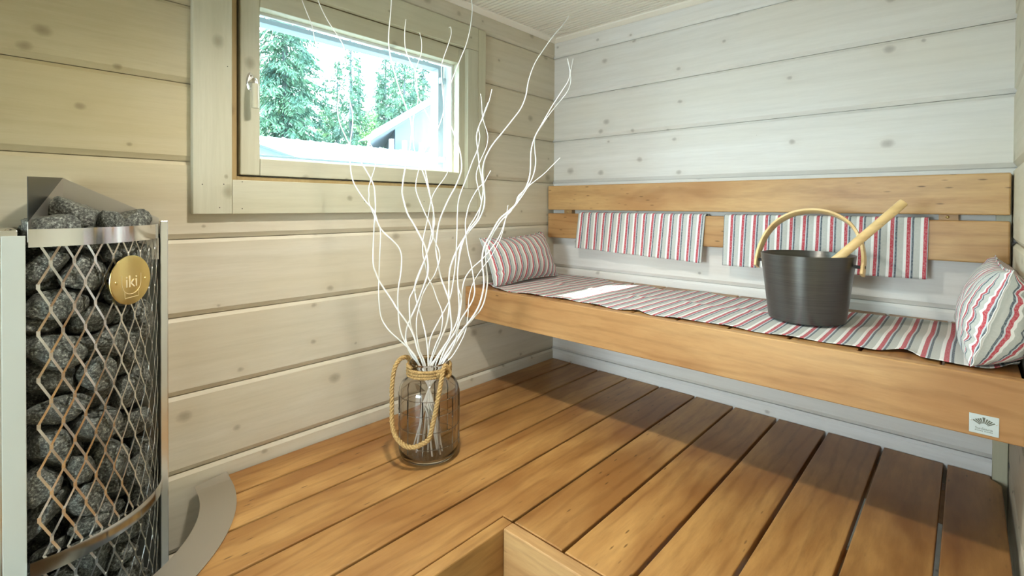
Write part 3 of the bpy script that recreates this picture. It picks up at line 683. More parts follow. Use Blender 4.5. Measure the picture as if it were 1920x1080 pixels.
def cushion(name, frame, W_, H_, T_up, T_dn, label, u0=0, pinch=.10, seed=0, flat=None):
    """frame: (origin centre, u axis, v axis); front bulges along u x v"""
    o0, ua, va = (Vector(x) for x in frame); ua.normalize(); va = (va - ua * va.dot(ua)).normalized(); na = ua.cross(va)
    bm = bmesh.new(); uvl = bm.loops.layers.uv.new('UVMap'); nu, nv = 64, 36; sh = {}
    def pt(u, v, s):
        e = (1 - u * u) * (1 - v * v)
        t = (max(0, 1 - abs(u) ** 3.6) ** .6) * (max(0, 1 - abs(v) ** 2.3) ** .6)
        pu = 1 - pinch * .45 * (1 - v * v) ** 1.0 ; pv = 1 - pinch * (1 - u * u) ** .8
        # puckers near the seams
        k = abs(v) ** 5; pk = .010 * k * (1 - abs(v)) * 6 * noise.noise(Vector((u * 13, seed, s * 3)))
        k2 = abs(u) ** 6; pk += .020 * k2 * noise.noise(Vector((v * 7, seed + 4, s * 3))) * min(1, (1 - abs(u)) * 14)
        wr = .004 * noise.noise(Vector((u * 3, v * 3, seed + s)))
        T = T_up if s > 0 else T_dn
        p = o0 + ua * (u * W_ / 2 * pu) + va * (v * H_ / 2 * pv) + na * (s * (T * t + (pk + wr) * (t > .02)))
        if abs(u) == 1 or abs(v) == 1: p += na * .004 * noise.noise(Vector((u * 6, v * 6, seed)))
        if flat: p = flat(p)
        return p
    for s in (1, -1):
        g = []
        for i in range(nu + 1):
            row = []
            for j in range(nv + 1):
                u = math.sin((i / nu - .5) * PI * .98) / math.sin(PI * .49); v = math.sin((j / nv - .5) * PI * .96) / math.sin(PI * .48)
                if i in (0, nu): u = -1. if i == 0 else 1.
                if j in (0, nv): v = -1. if j == 0 else 1.
                key = (i, j)
                if i in (0, nu) or j in (0, nv):
                    if key not in sh: sh[key] = bm.verts.new(pt(u, v, 0))
                    row.append((sh[key], u, v))
                else: row.append((bm.verts.new(pt(u, v, s)), u, v))
            g.append(row)
        for i in range(nu):
            for j in range(nv):
                q = [g[i][j], g[i + 1][j], g[i + 1][j + 1], g[i][j + 1]]
                if s < 0: q = q[::-1]
                f = bm.faces.new([a[0] for a in q]); f.smooth = True
                for l, a in zip(f.loops, q): l[uvl].uv = (math.copysign(abs(a[1]) * W_ / 2 + (T_up if s > 0 else T_dn) * .8 * (1 - (max(0, 1 - abs(a[1]) ** 3.6) ** .6)), a[1]) + u0, a[2] * H_ / 2 + .3)
    # seam lip
    me = bpy.data.meshes.new(name); bm.to_mesh(me); bm.free(); me.materials.append(M['fabric'])
    o = bpy.data.objects.new(name, me); COL.objects.link(o); tag(o, label, 'cushion', 'striped bench cushions')
    per = [(-1 + 2 * k / 60, -1) for k in range(60)] + [(1, -1 + 2 * k / 34) for k in range(34)] + [(1 - 2 * k / 60, 1) for k in range(60)] + [(-1, 1 - 2 * k / 34) for k in range(35)]
    bm = bmesh.new(); uvl = bm.loops.layers.uv.new('UVMap'); ra, rb = [], []
    for u, v in per:
        p = pt(u, v, 0); ra.append((bm.verts.new(p), u)); d_ = ua * (u if abs(u) == 1 else 0) + va * (v if abs(v) == 1 else 0)
        q = p + d_.normalized() * .005
        if flat: q = flat(q)
        rb.append((bm.verts.new(q), u))
    for k in range(len(per) - 1):
        f = bm.faces.new((ra[k][0], ra[k + 1][0], rb[k + 1][0], rb[k][0])); f.smooth = True
        for l, uu in zip(f.loops, (ra[k][1], ra[k + 1][1], rb[k + 1][1], rb[k][1])): l[uvl].uv = (uu * W_ / 2 * 1.08 + u0, 0)
    me = bpy.data.meshes.new('seam'); bm.to_mesh(me); bm.free(); me.materials.append(M['fabric'])
    s_ = bpy.data.objects.new('seam', me); COL.objects.link(s_); s_.parent = o
    md = s_.modifiers.new('t', 'SOLIDIFY'); md.thickness = .0016; md.offset = 0
    return o
def fl_l(p): 
    p = p.copy(); p.z = max(p.z, .4185); p.x = max(p.x, .006); return p
cu1 = cushion('cushion', ((.080, -.325, .513), (-.01, 1, .028), (-.42, 0, 1)), .400, .204, .058, .034, 'striped linen cushion leaning on the window wall at the left end of the bench', .006, .12, 1, fl_l)
# little black tag on its far upper corner
o = obj('care_tag', BX(.010, .022, -.128, -.117, .604, .614, bev=.001), M['black_rubber']); o.parent = cu1
def fl_r(p):
    p = p.copy(); p.z = max(p.z, .4185); p.x = min(p.x, 1.5555); return p
cu2 = cushion('cushion', ((1.500, -.338, .514), (.03, -1, .0), (.29, .0, 1)), .405, .204, .042, .114, 'plump striped linen cushion against the right wall, seen end on', .014, .10, 3, fl_r)

# ================================================================== bucket and ladle
BXc, BYc, BZ = 1.137, -.2964, .4185
bk = empty('water_bucket', 'anthracite metal sauna bucket with a bentwood handle on the striped runner', 'bucket', loc=(BXc, BYc, BZ))
bm = bmesh.new(); H = .1845; r0, r1 = .0951, .1172
lathe(bm, [(0, .0), (r0 - .006, 0), (r0 - .001, .002), (r0 + .0005, .006), (r1 - .0005, H - .002), (r1, H), (r1 - .002, H + .0005), (r1 - .003, H - .001), (r0 - .0025, .007), (r0 - .007, .004), (0, .004)], (BXc, BYc, BZ), 96)
par(obj('pail', bm, M['bucket'], smooth=True, angle=35), bk)
ha = math.radians(-4); hx, hy = math.cos(ha), math.sin(ha)
pts = []
ctl = [(-.1325, .136), (-.1330, .165), (-.1300, .198), (-.1180, .240), (-.0920, .280), (-.050, .3075), (0, .3165), (.050, .3075), (.0920, .280), (.1180, .240), (.1300, .198), (.1330, .165), (.1325, .136)]
LEAN = math.radians(22)
sp = smooth_path([(a, 0, b) for a, b in ctl], 6)
bm = bmesh.new(); rg = []
for i, p in enumerate(sp):
    t = (sp[min(i + 1, len(sp) - 1)] - sp[max(i - 1, 0)]).normalized(); n = Vector((t.z, 0, -t.x)) * .0042
    if n.dot(p - Vector((0, 0, .15))) < 0: n = -n
    wv = .0145; row = []
    for sn, sy in ((1, -.82), (.6, -1), (-.6, -1), (-1, -.82), (-1, .82), (-.6, 1), (.6, 1), (1, .82)):
        q = p + n * sn; yy = sy * wv; zz = q.z - .158; y3 = yy * math.cos(LEAN) + zz * math.sin(LEAN); z3 = .158 + zz * math.cos(LEAN) - yy * math.sin(LEAN)
        row.append(bm.verts.new((BXc + q.x * hx - y3 * hy, BYc + q.x * hy + y3 * hx, BZ + z3)))
    rg.append(row)
for A, B in zip(rg[:-1], rg[1:]):
    for k in range(8): bm.faces.new((A[k], A[(k + 1) % 8], B[(k + 1) % 8], B[k]))
bm.faces.new(rg[0]); bm.faces.new(rg[-1][::-1])
hnd = par(obj('handle', bm, M['light_wood'], smooth=True, angle=40), bk); tag(hnd, 'arched pale bentwood handle')
for s in (-1, 1):
    bm = bmesh.new(); a_ = Vector((BXc + s * .1125 * hx, BYc + s * .1125 * hy, BZ + .158)); b_ = Vector((BXc + s * .138 * hx, BYc + s * .138 * hy, BZ + .158)); tube(bm, [a_, b_], .0045, 14)
    par(obj('pivot', bm, M['black_rubber'], smooth=True, angle=40), bk)
ld = empty('ladle', 'ladle with a round pale wooden shaft standing in the bucket', 'ladle', loc=(1.12, -.36, .45))
d0, d1 = Vector((1.222, -.350, .602)), Vector((1.3515, -.300, .7485)); dn = (d1 - d0).normalized(); s0 = d0 - dn * .105
bm = bmesh.new(); tube(bm, [s0 + Vector((-.012, .012, 0)), d0, d1 - dn * .003, d1], [.0105, .0112, .0112, .0102], 24); o = par(obj('shaft', bm, M['light_wood'], smooth=True, angle=40), ld); tag(o, 'pale wooden shaft')
bm = bmesh.new(); cpt = s0 + Vector((-.03, .045, -.03)); lathe(bm, [(0, 0), (.014, .001), (.026, .008), (.030, .022), (.0285, .022), (.024, .010), (.012, .003), (0, .0025)], cpt, 32); par(obj('bowl', bm, M['steel'], smooth=True), ld)

# ================================================================== glass jar
JX, JY = .308, -.985
jar = empty('glass_jar', 'smoked glass jar with embossed squares and a rope handle on the deck', 'vase', loc=(JX, JY, .0))
bm = bmesh.new()
def em(r): return r
out = [(.060, .0015), (.074, .0022), (.082, .008), (.0865, .018), (.0885, .03), (.0885, .188), (.086, .203), (.079, .217), (.066, .228), (.0575, .234), (.055, .242), (.0545, .264), (.057, .268), (.0575, .273), (.0545, .2765)]
inn = [(.0515, .2745), (.0515, .243), (.055, .236), (.064, .2255), (.0765, .2145), (.0825, .202), (.0847, .187), (.0847, .034), (.082, .022), (.076, .014), (.05, .011)]
lathe(bm, [(0, .003)] + out + inn + [(0, .0105)], (JX, JY, .0), 96)
gj = par(obj('glass_body', bm, M['smoked'], smooth=True, angle=45), jar)
bm = bmesh.new()
for z in (.052, .098, .144, .186):
    n = 96; ring_ = [Vector((JX + .0887 * math.cos(2 * PI * k / n), JY + .0887 * math.sin(2 * PI * k / n), z)) for k in range(n + 1)]; tube(bm, ring_, .0013, 6)
for k in range(12):
    a = 2 * PI * (k + .35) / 12; off = [.0887]; 
    tube(bm, [(JX + .0887 * math.cos(a), JY + .0887 * math.sin(a), z) for z in (.034, .098, .186)], .0017, 6)
par(obj('embossed_grid', bm, M['smoked'], smooth=True), jar)
def rope(bm, path, r, pitch=.022, strands=3, n=7):
    P = [Vector(p) for p in path]; acc = 0; fr = None; cen = []
    for i, p in enumerate(P):
        t = (P[min(i + 1, len(P) - 1)] - P[max(i - 1, 0)]).normalized()
        fr = (t.orthogonal() if fr is None else fr - t * fr.dot(t)).normalized()
        if i: acc += (P[i] - P[i - 1]).length
        cen.append((p, fr.copy(), t.cross(fr), acc))
    for s in range(strands):
        q = []
        for p, a, b, l in cen:
            th = 2 * PI * (l / pitch + s / strands); q.append(p + (a * math.cos(th) + b * math.sin(th)) * r * .54)
        tube(bm, q, r * .50, n)
bm = bmesh.new(); wr = []
turns = 3.4
for k in range(int(turns * 60) + 1):
    a = 2 * PI * k / 60 + 2.2; z = .239 + .0085 * k / 60; wr.append((JX + .0625 * math.cos(a), JY + .0625 * math.sin(a), z))
rope(bm, wr, .0050, .024)
rp = par(obj('rope_binding', bm, M['rope'], smooth=True), jar)
# loop: from the back-left of the neck, down over the left and front of the jar, up to the right front
def J(lat, dep, z):  # offsets along camera right and towards the camera
    return Vector((JX, JY, 0)) + Vector((R_.x, R_.y, 0)).normalized() * lat + Vector((-F.x, -F.y, 0)).normalized() * dep + Vector((0, 0, z))
lp = [J(-.060, -.020, .262), J(-.066, -.006, .283), J(-.082, .015, .284), J(-.095, .030, .262), J(-.100, .040, .215), J(-.098, .050, .165), J(-.094, .062, .115), J(-.078, .083, .088), J(-.052, .100, .073), J(-.026, .106, .0705), J(.000, .106, .080), J(.018, .105, .095), J(.028, .104, .135), J(.036, .100, .175), J(.043, .094, .215), J(.047, .075, .247), J(.050, .058, .268), J(.054, .045, .274), J(.062, .034, .262)]
bm = bmesh.new(); rope(bm, smooth_path(lp, 14), .0068, .030)
o = par(obj('rope_handle', bm, M['rope'], smooth=True), jar); tag(o, 'thick rope loop hanging down the front')
bm = bmesh.new(); rope(bm, smooth_path([J(.036, .058, .250), J(.040, .066, .262), J(.056, .048, .268), J(.066, .040, .252), J(.060, .050, .242)], 8), .006, .018)
par(obj('rope_knot', bm, M['rope'], smooth=True), jar)

# ================================================================== willow branches
BR = [  # (path from neck to tip in picture measure, tip depth offset, thickness, label)
 ([(787,690),(780,670),(767,653),(755,632),(749,610),(747,585),(746,562),(747.5,537),(751,517),(753,495),(752.5,477),(747,463),(735,450),(720,436),(710,422),(701,396),(682,373),(663,342),(657,312),(656,273),(661,235),(660,208),(651,175),(640,160),(605,118),(594,97),(590,75),(585,48),(577,28),(567,2),(563,-12)], -.13, .0024, 'white willow branch whose tip reaches farthest left across the window top'),
 ([(793,684),(783,657),(777,633),(765,608),(745,580),(735,563),(713,530),(705,512),(700,495),(700,458),(702,420),(704,389),(703,364),(701,349),(694.5,334),(680,309),(657,273),(646,252),(637,230),(633,208),(635,180),(643,150),(649,112),(647,98),(640,78),(614,38),(598,5),(594,-10)], -.12, .0025, 'white willow branch arching dark against the trees, second tip from the left'),
 ([(788,687),(770,658),(752,640),(730,620),(716,598),(711,570),(710,540),(711,503),(712.5,470),(713,430),(702,405.5),(692,380),(692,366),(691.7,351),(697,333),(703.5,312),(705,295),(700,279),(690,265),(683,255)], -.10, .0021, 'thin white branch ending just above the low roof in the window'),
 ([(787,688),(773,667),(763,647),(761,633),(763,615),(770,597),(783,568),(796,533),(802,513),(802.5,495),(799,470),(793,453),(775.6,420),(764,400),(755.6,370),(754.4,353),(759,320),(767,287),(771,262),(772,238),(768,218),(757,190),(745,155),(733,110),(729,85),(729,60),(731,40),(734,0),(733,-40),(728,-70)], -.06, .0030, 'thick twisting branch rising dark past the middle of the window'),
 ([(797,683),(783,653),(776.7,630),(770,610),(768,585),(768,560),(775,545),(786.7,513),(796.7,487),(805,463),(811.7,445),(812,420),(813,398),(809,378),(799,340),(788.6,311),(777,280),(774.4,246),(776,218),(784,188),(782,165),(779,136),(769,115),(760,90),(759,58),(761,36)], -.03, .0024, 'white branch with its tip below the top casing, left of a matching tip'),
 ([(795,680),(786.7,657),(781.7,630),(781,602),(785,580),(793,552),(803,533),(814,517),(821.7,497),(824.7,483),(823,470),(817.5,457),(811,440),(806,420),(795.6,397),(782,364),(780,343),(788,309),(795.6,287),(805,262),(809.7,243),(806.7,226),(798,209),(783,178),(777.5,142),(782.8,120),(789.6,101),(790.6,78),(786.7,61)], 0.0, .0020, 'thin white branch with its tip below the top casing, right of a matching tip'),
 ([(803,688),(802.5,663),(801,647),(798,627),(793,605),(786.7,582),(780,560),(778,535),(786,510),(797,485),(804,462),(809,440),(814,424),(814,407),(811.7,391),(807.8,373),(804,353),(797.8,320),(798,309),(804,287),(813.6,265),(822,240),(829,220),(832,201),(829,160),(828,140),(829,118),(840,85),(846,64),(845,51),(842,52)], .02, .0022, 'white branch with a small hooked tip at the window top right'),
 ([(805,687),(810,667),(816.7,647),(826.7,623),(830,597),(827.5,580),(820,562),(811.7,538),(803,520),(796.7,493),(793,477),(792.5,458),(795,440),(801,414),(807,382),(811,368),(819,353),(829,340),(838,326),(842,312),(842.8,296),(839,277.5)], .03, .0020, 'short white branch ending against the bright window reveal'),
 ([(808,690),(816.7,673),(830,653),(841.7,635),(846.7,615),(845,590),(841.7,563),(835,543),(826.7,520),(821.7,495),(817.5,467),(819,445),(822,424),(826.7,407),(834.5,388),(843,370),(854,350),(864,325),(865.7,309),(864,291),(859.5,273),(851,250),(841,225),(836,204),(838,179),(847,152),(860.6,117),(874,84),(882,51),(885.5,20),(884,0),(880,-35)], .05, .0027, 'tall white branch leaving the top of the view beside the window'),
 ([(803,689),(804,653),(808,632),(816.7,613),(828,592),(843,562),(850,527),(854,495),(856,462),(857,430),(858,396),(860,376),(865.6,357),(874,336),(886,303),(895,281.7),(899.7,257),(897.6,240),(904,222),(910,205),(915,192)], .06, .0022, 'white branch twined beside the short one right of the window'),
 ([(810,690),(821.7,667),(835,647),(846.7,625),(857,602),(861,577),(859,540),(858,513),(860,490),(865,458),(880,430),(896,408),(903,378),(906,353),(899.5,315),(895.6,279),(893.5,257),(897,240),(905,222),(917,190),(922.5,167)], .07, .0026, 'white branch with its clean tip on the log wall right of the casing'),
 ([(818,680),(835,648),(847,632),(858,610),(865,570),(864,555),(858,530),(861,487),(868,455),(879,427),(888,412),(897,396),(903,382),(901,370),(896.7,352),(893,334),(894.5,320),(901,301),(912,276),(915,257),(912,243),(905,220),(903,190),(901,176)], .06, .0019, 'thinnest white branch right of the casing with a slight outward bow'),
 ([(806.7,685),(815,660),(826.7,633),(836.7,610),(842,580),(841.7,545),(843,510),(848,490),(855,473),(863,458),(875,440),(888,425),(896.7,414),(903,402),(907.8,387),(909,368),(906.7,345),(905,320),(908.7,301),(915,286),(924.7,270),(940,251),(960,226),(977,203),(986,180),(990,157),(996,136),(1005,115),(1020,92),(1037,68),(1055,47),(1067,30)], .10, .0030, 'tallest white branch leaning right with its tip in front of the ceiling corner'),
 ([(823,683),(835,653),(846.7,633),(858,618),(864,600),(876.7,580),(886.7,562),(890,545),(888,523),(884,498),(878,473),(874,445),(872.8,418),(875.6,400),(880,383),(887.8,367),(896.7,353),(908,342),(913,333),(920,320)], .05, .0024, 'white branch with a short tip just beside the casing corner'),
 ([(825,684),(843,652),(866,620),(880,603),(895,580),(903,558),(907.5,533),(906.5,513),(904,487),(908,463),(920,440),(936,412),(953.7,396),(966.7,383),(972,368.5),(985,354),(992.6,333),(995,311),(996,283),(1003,257),(1017,231),(1036.6,197),(1053.5,171),(1065.5,152),(1069,135),(1064,110)], .12, .0030, 'long white branch ending left in the pair of tips on the back wall'),
 ([(829,684),(848,655),(870,618),(886.7,598),(900,582),(908,565),(913,540),(914,520),(911,490),(912,468),(924,440),(940,414),(957,398),(968.5,380),(981.5,359),(994,342.6),(1002,322),(1004.6,302),(1002.8,279),(1003.5,258),(1013,240),(1029,216),(1044,197),(1063,173),(1070,154),(1070,135),(1075,110)], .14, .0025, 'long white branch ending right in the pair of tips on the back wall'),
 ([(822,688),(833,673),(846.7,655),(855,635),(858,615),(861.7,590),(865,562),(868,537),(873,520),(885,503),(903,487),(920,468),(938,440),(951.8,402),(965,387),(979.6,367),(990.7,350),(1003.7,339),(1020,326),(1037,309),(1050,296)], .11, .0024, 'white branch whose straight tip points right toward the backrest'),
 ([(833,688),(848,668),(862,645),(873,620),(877.5,590),(879,563),(883,543),(890,525),(903,505),(920,482),(935,455),(944,430),(949,405),(952.5,385)], .09, .0019, 'shortest white branch crossing in front of the left cushion'),
]
NECK_D = 1.4545
base_d = (Vector((JX, JY, .27)) - CAM).dot(F)
rb_ = random.Random(4)
for px, dt, th, lab in BR:
    n = len(px); P = []
    for i, (a, b) in enumerate(px):
        f = (690 - b) / 690.0; d_ = base_d + dt * max(0, f) ** .8 + (rb_.uniform(-.008, .008) if i > 2 else 0)
        p = ray_at(a, b, d_)
        p.x = max(p.x, .034)
        P.append(p)
    # inside the neck and down into the jar
    p0 = P[0]; v0 = Vector((p0.x - JX, p0.y - JY, 0))
    if v0.length > .040:
        v0 = v0.normalized() * .040; P[0] = Vector((JX + v0.x, JY + v0.y, p0.z))
    a = rb_.uniform(0, 2 * PI); r_ = rb_.uniform(.02, .06); lo = Vector((JX + r_ * math.cos(a), JY + r_ * math.sin(a), .018))
    mid_ = Vector((JX - v0.x * .35, JY - v0.y * .35, .16))
    P = [lo, lo.lerp(mid_, .6) + Vector((0, 0, .02)), mid_] + P
    sp = smooth_path(P, 5); m_ = len(sp); bm = bmesh.new()
    rad = [th * (1.0 - .52 * (k / (m_ - 1)) ** 1.3) for k in range(m_)]
    tube(bm, sp, rad, 8)
    o = obj('willow_branch', bm, M['branch'], smooth=True); tag(o, lab, 'branch', 'white willow branches in the jar')

# ================================================================== stove
SX, SY, SR = -.03, -1.82, .235
st = empty('sauna_stove', 'half-round stone-filled sauna stove in steel mesh by the window wall', 'stove', loc=(.1, -1.8, ZF))
def SP(a, r, z): return Vector((SX + r * math.cos(a), SY + r * math.sin(a), z))
def band(bm, r0, r1, z0, z1, a0, a1, n=40):
    pr = [(r0, z0), (r1, z0), (r1, z1), (r0, z1)]; rg = []
    for k in range(n + 1):
        a = a0 + (a1 - a0) * k / n; rg.append([bm.verts.new(SP(a, r, z)) for r, z in pr])
    for A, B in zip(rg[:-1], rg[1:]):
        for k in range(4): bm.faces.new((A[k], A[(k + 1) % 4], B[(k + 1) % 4], B[k]))
    bm.faces.new(rg[0]); bm.faces.new(rg[-1][::-1])
A0, A1 = math.radians(-1.2), math.radians(76.5)
bm = bmesh.new(); band(bm, SR + .001, SR + .003, .6525, .6860, A0, A1); par(obj('rim_band', bm, M['chrome'], smooth=True, angle=40), st)
bm = bmesh.new(); band(bm, SR + .001, SR + .0095, .042, .072, A0, A1); bmesh.ops.bevel(bm, geom=[e for e in bm.edges if len(e.link_faces) == 2 and e.calc_face_angle(0) > 1], offset=.002, segments=2, affect='EDGES'); par(obj('guard_band', bm, M['chrome'], smooth=True, angle=50), st)
# expanded metal
bm = bmesh.new(); sw, sh_ = .0347, .0872; S1 = SR * (A1)
def node(i, j): return (.0079 + i * sw / 2, .5785 + j * sh_ / 2)
def strand(p, q, w_=.0042, t=.0016):
    seg = 3; pts = []
    for k in range(seg + 1):
        f = k / seg; pts.append((p[0] + (q[0] - p[0]) * f, p[1] + (q[1] - p[1]) * f))
    dx, dz = q[0] - p[0], q[1] - p[1]; l = math.hypot(dx, dz); nx, nz = -dz / l * w_ / 2, dx / l * w_ / 2
    rg = []
    for k, (s, z) in enumerate(pts):
        row = []
        for (sx, rr) in ((1, SR), (-1, SR), (-1, SR - t), (1, SR - t)):
            # slight bow out of the plane gives the metal its twist
            s_ = s + nx * sx; z_ = z + nz * sx; row.append(bm.verts.new(SP(s_ / SR, rr + (.0012 if sx > 0 else 0), z_)))
        rg.append(row)
    for A, B in zip(rg[:-1], rg[1:]):
        for k in range(4): bm.faces.new((A[k], A[(k + 1) % 4], B[(k + 1) % 4], B[k]))
    bm.faces.new(rg[0]); bm.faces.new(rg[-1][::-1])
for i in range(-1, 19):
    for j in range(-22, 3):
        if (i + j) % 2: continue
        x, z = node(i, j)
        if x / SR < A0 - .0 or x > S1 or z > .665: continue
        strand((x, z - .005), (x, z + .005), .0058)
        for di in (-1, 1):
            x2, z2 = node(i + di, j + 1)
            p, q = (x, z + .004), (x2, z2 - .004)
            if q[1] > .656: f = (.656 - p[1]) / (q[1] - p[1]); q = (p[0] + (q[0] - p[0]) * f, .656)
            if x2 / SR < A0: continue
            if x2 > S1: continue
            if q[1] > p[1]: strand(p, q)
par(obj('mesh_screen', bm, M['steel']), st)
for (x0, x1, y0, y1) in ((.0005, .032, -1.5875, -1.571),): par(obj('corner_post', BX(x0, x1, y0, y1, ZF + .002, .693, bev=.002), M['steel']), st)
par(obj('back_panel', BX(.0008, .006, -2.2, -1.588, ZF + .002, .66), M['dark_steel']), st)
sbx = par(obj('side_casing', BX(.0065, .2035, -2.2, -1.8385, ZF + .002, .6845, bev=.0015), M['steel']), st)
par(obj('side_panel', BX(.204, .2075, -1.860, -1.8285, ZF + .01, .6745, bev=.001), M['box_panel']), st)
par(obj('side_panel', BX(.204, .2075, -2.19, -1.8625, ZF + .01, .6745, bev=.001), M['box_panel']), st)
bm = bmesh.new(); lathe(bm, [(0, .0025), (.004, .002), (.0055, 0)], (.185, -1.850, .6846), 18); par(obj('screw', bm, M['chrome'], smooth=True), st)
def plate(pts, th, m_):
    bm = bmesh.new(); vs = [Vector(p) for p in pts]; n = (vs[1] - vs[0]).cross(vs[2] - vs[1]).normalized() * th
    A = [bm.verts.new(p) for p in vs]; B = [bm.verts.new(p + n) for p in vs]; k = len(vs)
    bm.faces.new(A); bm.faces.new(B[::-1])
    for i in range(k): bm.faces.new((A[i], B[i], B[(i + 1) % k], A[(i + 1) % k]))
    return bm
hs_ = par(obj('heat_shield', plate([(.205, -1.826, .700), (.205, -1.826, .783), (.017, -1.762, .790)], -.0012, None), M['dark_steel']), st); tag(hs_, 'side wing of the deflector with a dark reflection painted in')  # dark part of the mirror image, made as its own dark plate
par(obj('heat_shield', plate([(.205, -1.8262, .662), (.205, -1.8262, .6995), (.017, -1.7622, .7895), (.017, -1.7622, .662)], -.0012, None), M['satin']), st)  # lower part of the same wing; the back plate's pale reflection painted in
par(obj('heat_shield', plate([(.015, -1.7625, .60), (.015, -1.7625, .790), (.030, -1.590, .700), (.030, -1.590, .60)], -.0012, None), M['satin']), st)
# bottom plate the stones stand on
bm = bmesh.new(); pr = [SP(A0 + (A1 - A0) * k / 24, SR - .004, 0) for k in range(25)] + [Vector((.007, -1.5895, 0)), Vector((.007, -1.837, 0))]
b2 = poly_slab([(p.x, p.y) for p in pr], -.372, -.352); par(obj('base_plate', b2, M['satin']), st)
# badge
ba = math.radians(39.6); bc = SP(ba, SR + .006, .571)
bn = Vector((math.cos(ba), math.sin(ba), 0)); bu = Vector((-math.sin(ba), math.cos(ba), 0)); bmx = Matrix((bu, Vector((0, 0, 1)), bn)).transposed().to_4x4(); bmx.translation = bc
bm = bmesh.new(); lathe(bm, [(0, .0022), (.050, .0022), (.0522, .0014), (.0525, 0), (0, 0)], (0, 0, 0), 64); bm.transform(bmx)
bd = par(obj('badge', bm, M['brass'], smooth=True, angle=30), st); tag(bd, 'round brass badge reading iki')
def onb(bm): bm.transform(bmx); return bm
o = obj('lettering', onb(text_bm('iki', .036, Matrix.Translation((-.0, -.004, .0026)), .0004)), M['brass_light']); o.parent = bd; o.matrix_parent_inverse = Matrix.Identity(4)
bm = bmesh.new()
arcp = [(.0245 * math.cos(math.radians(a)), -.006 + .0245 * math.sin(math.radians(a)) * .98, .0026) for a in range(-190, 11, 8)]
tube(bm, [(-.0245, .012, .0026)] + arcp[1:-1] + [(.0245, .012, .0026)], .0005, 6)
tube(bm, [(-.0175, -.0235, .0026), (-.0165, -.0375, .0026), (.0185, -.0365, .0026), (.0185, -.0225, .0026)], .0005, 6)
o = obj('emblem', onb(bm), M['brass_light']); o.parent = bd
for x in (-.038, .038):
    bm = bmesh.new(); lathe(bm, [(0, .0012), (.0028, .001), (.0036, 0)], (x, -.002, .0022), 16); bm.transform(bmx); o = obj('rivet', bm, M['brass'], smooth=True); o.parent = bd
for c in bd.children: c.matrix_parent_inverse = bd.matrix_world.inverted() if False else Matrix.Identity(4)

# stove collar on the deck
col = empty('floor_collar', 'curved flat steel collar set in the deck round the stove', 'collar', loc=(.2, -1.6, .002))
bm = bmesh.new(); rg = []; n = 90
for k in range(n + 1):
    a = math.radians(90 - k * 125 / n); row = []
    for (c, r) in (((.018, -1.862), .3495), ((.003, -1.906), .4735)):
        x = max(c[0] + r * math.cos(a), .0012); y = c[1] + r * math.sin(a); lift = max(0, .036 - x) * .22
        row.append((x, y, .0022 + lift))
    rg.append(row)
def V3(p, dz=0): return bm.verts.new((p[0], p[1], p[2] + dz))
rr = [[V3(r[0], -.0015), V3(r[0]), V3(r[1]), V3(r[1], -.0015)] for r in rg]
for A, B in zip(rr[:-1], rr[1:]):
    for k in range(4): bm.faces.new((A[k], A[(k + 1) % 4], B[(k + 1) % 4], B[k]))
bm.faces.new(rr[0]); bm.faces.new(rr[-1][::-1])
par(obj('collar_plate', bm, M['satin']), col)

# stones
def stone_mesh(seed, sub=4):
    rnd = random.Random(seed)
    bm = bmesh.new(); bmesh.ops.create_icosphere(bm, subdivisions=sub, radius=1.0)
    planes = []
    for i in range(13):
        n = Vector((rnd.gauss(0, 1), rnd.gauss(0, 1), rnd.gauss(0, 1))).normalized()
        planes.append((n, rnd.uniform(.68, .98)))
    sx, sy, sz = rnd.uniform(.95, 1.25), rnd.uniform(.72, .95), rnd.uniform(.55, .8)
    off = Vector((seed * 7.3, seed * 1.7, 3.1))
    for v in bm.verts:
        d = v.co.normalized(); r = 1.05
        for n, h in planes:
            c = d.dot(n)
            if c > .05: r = min(r, (h - .05) / c)
        r = max(r, .62)
        r *= 1 + .05 * noise.noise(d * 2.3 + off) + .035 * noise.noise(d * 5 + off) + .02 * noise.noise(d * 13 + off)
        v.co = Vector((d.x * r * sx, d.y * r * sy, d.z * r * sz)) * .045
    for f in bm.faces: f.smooth = True
    for e in bm.edges:
        if len(e.link_faces) == 2 and e.calc_face_angle(0) > math.radians(9): e.smooth = False
    me = bpy.data.meshes.new('sauna_stone'); bm.to_mesh(me); bm.free(); me.materials.append(M['stone'])
    return me
SM = [stone_mesh(s) for s in range(8)]
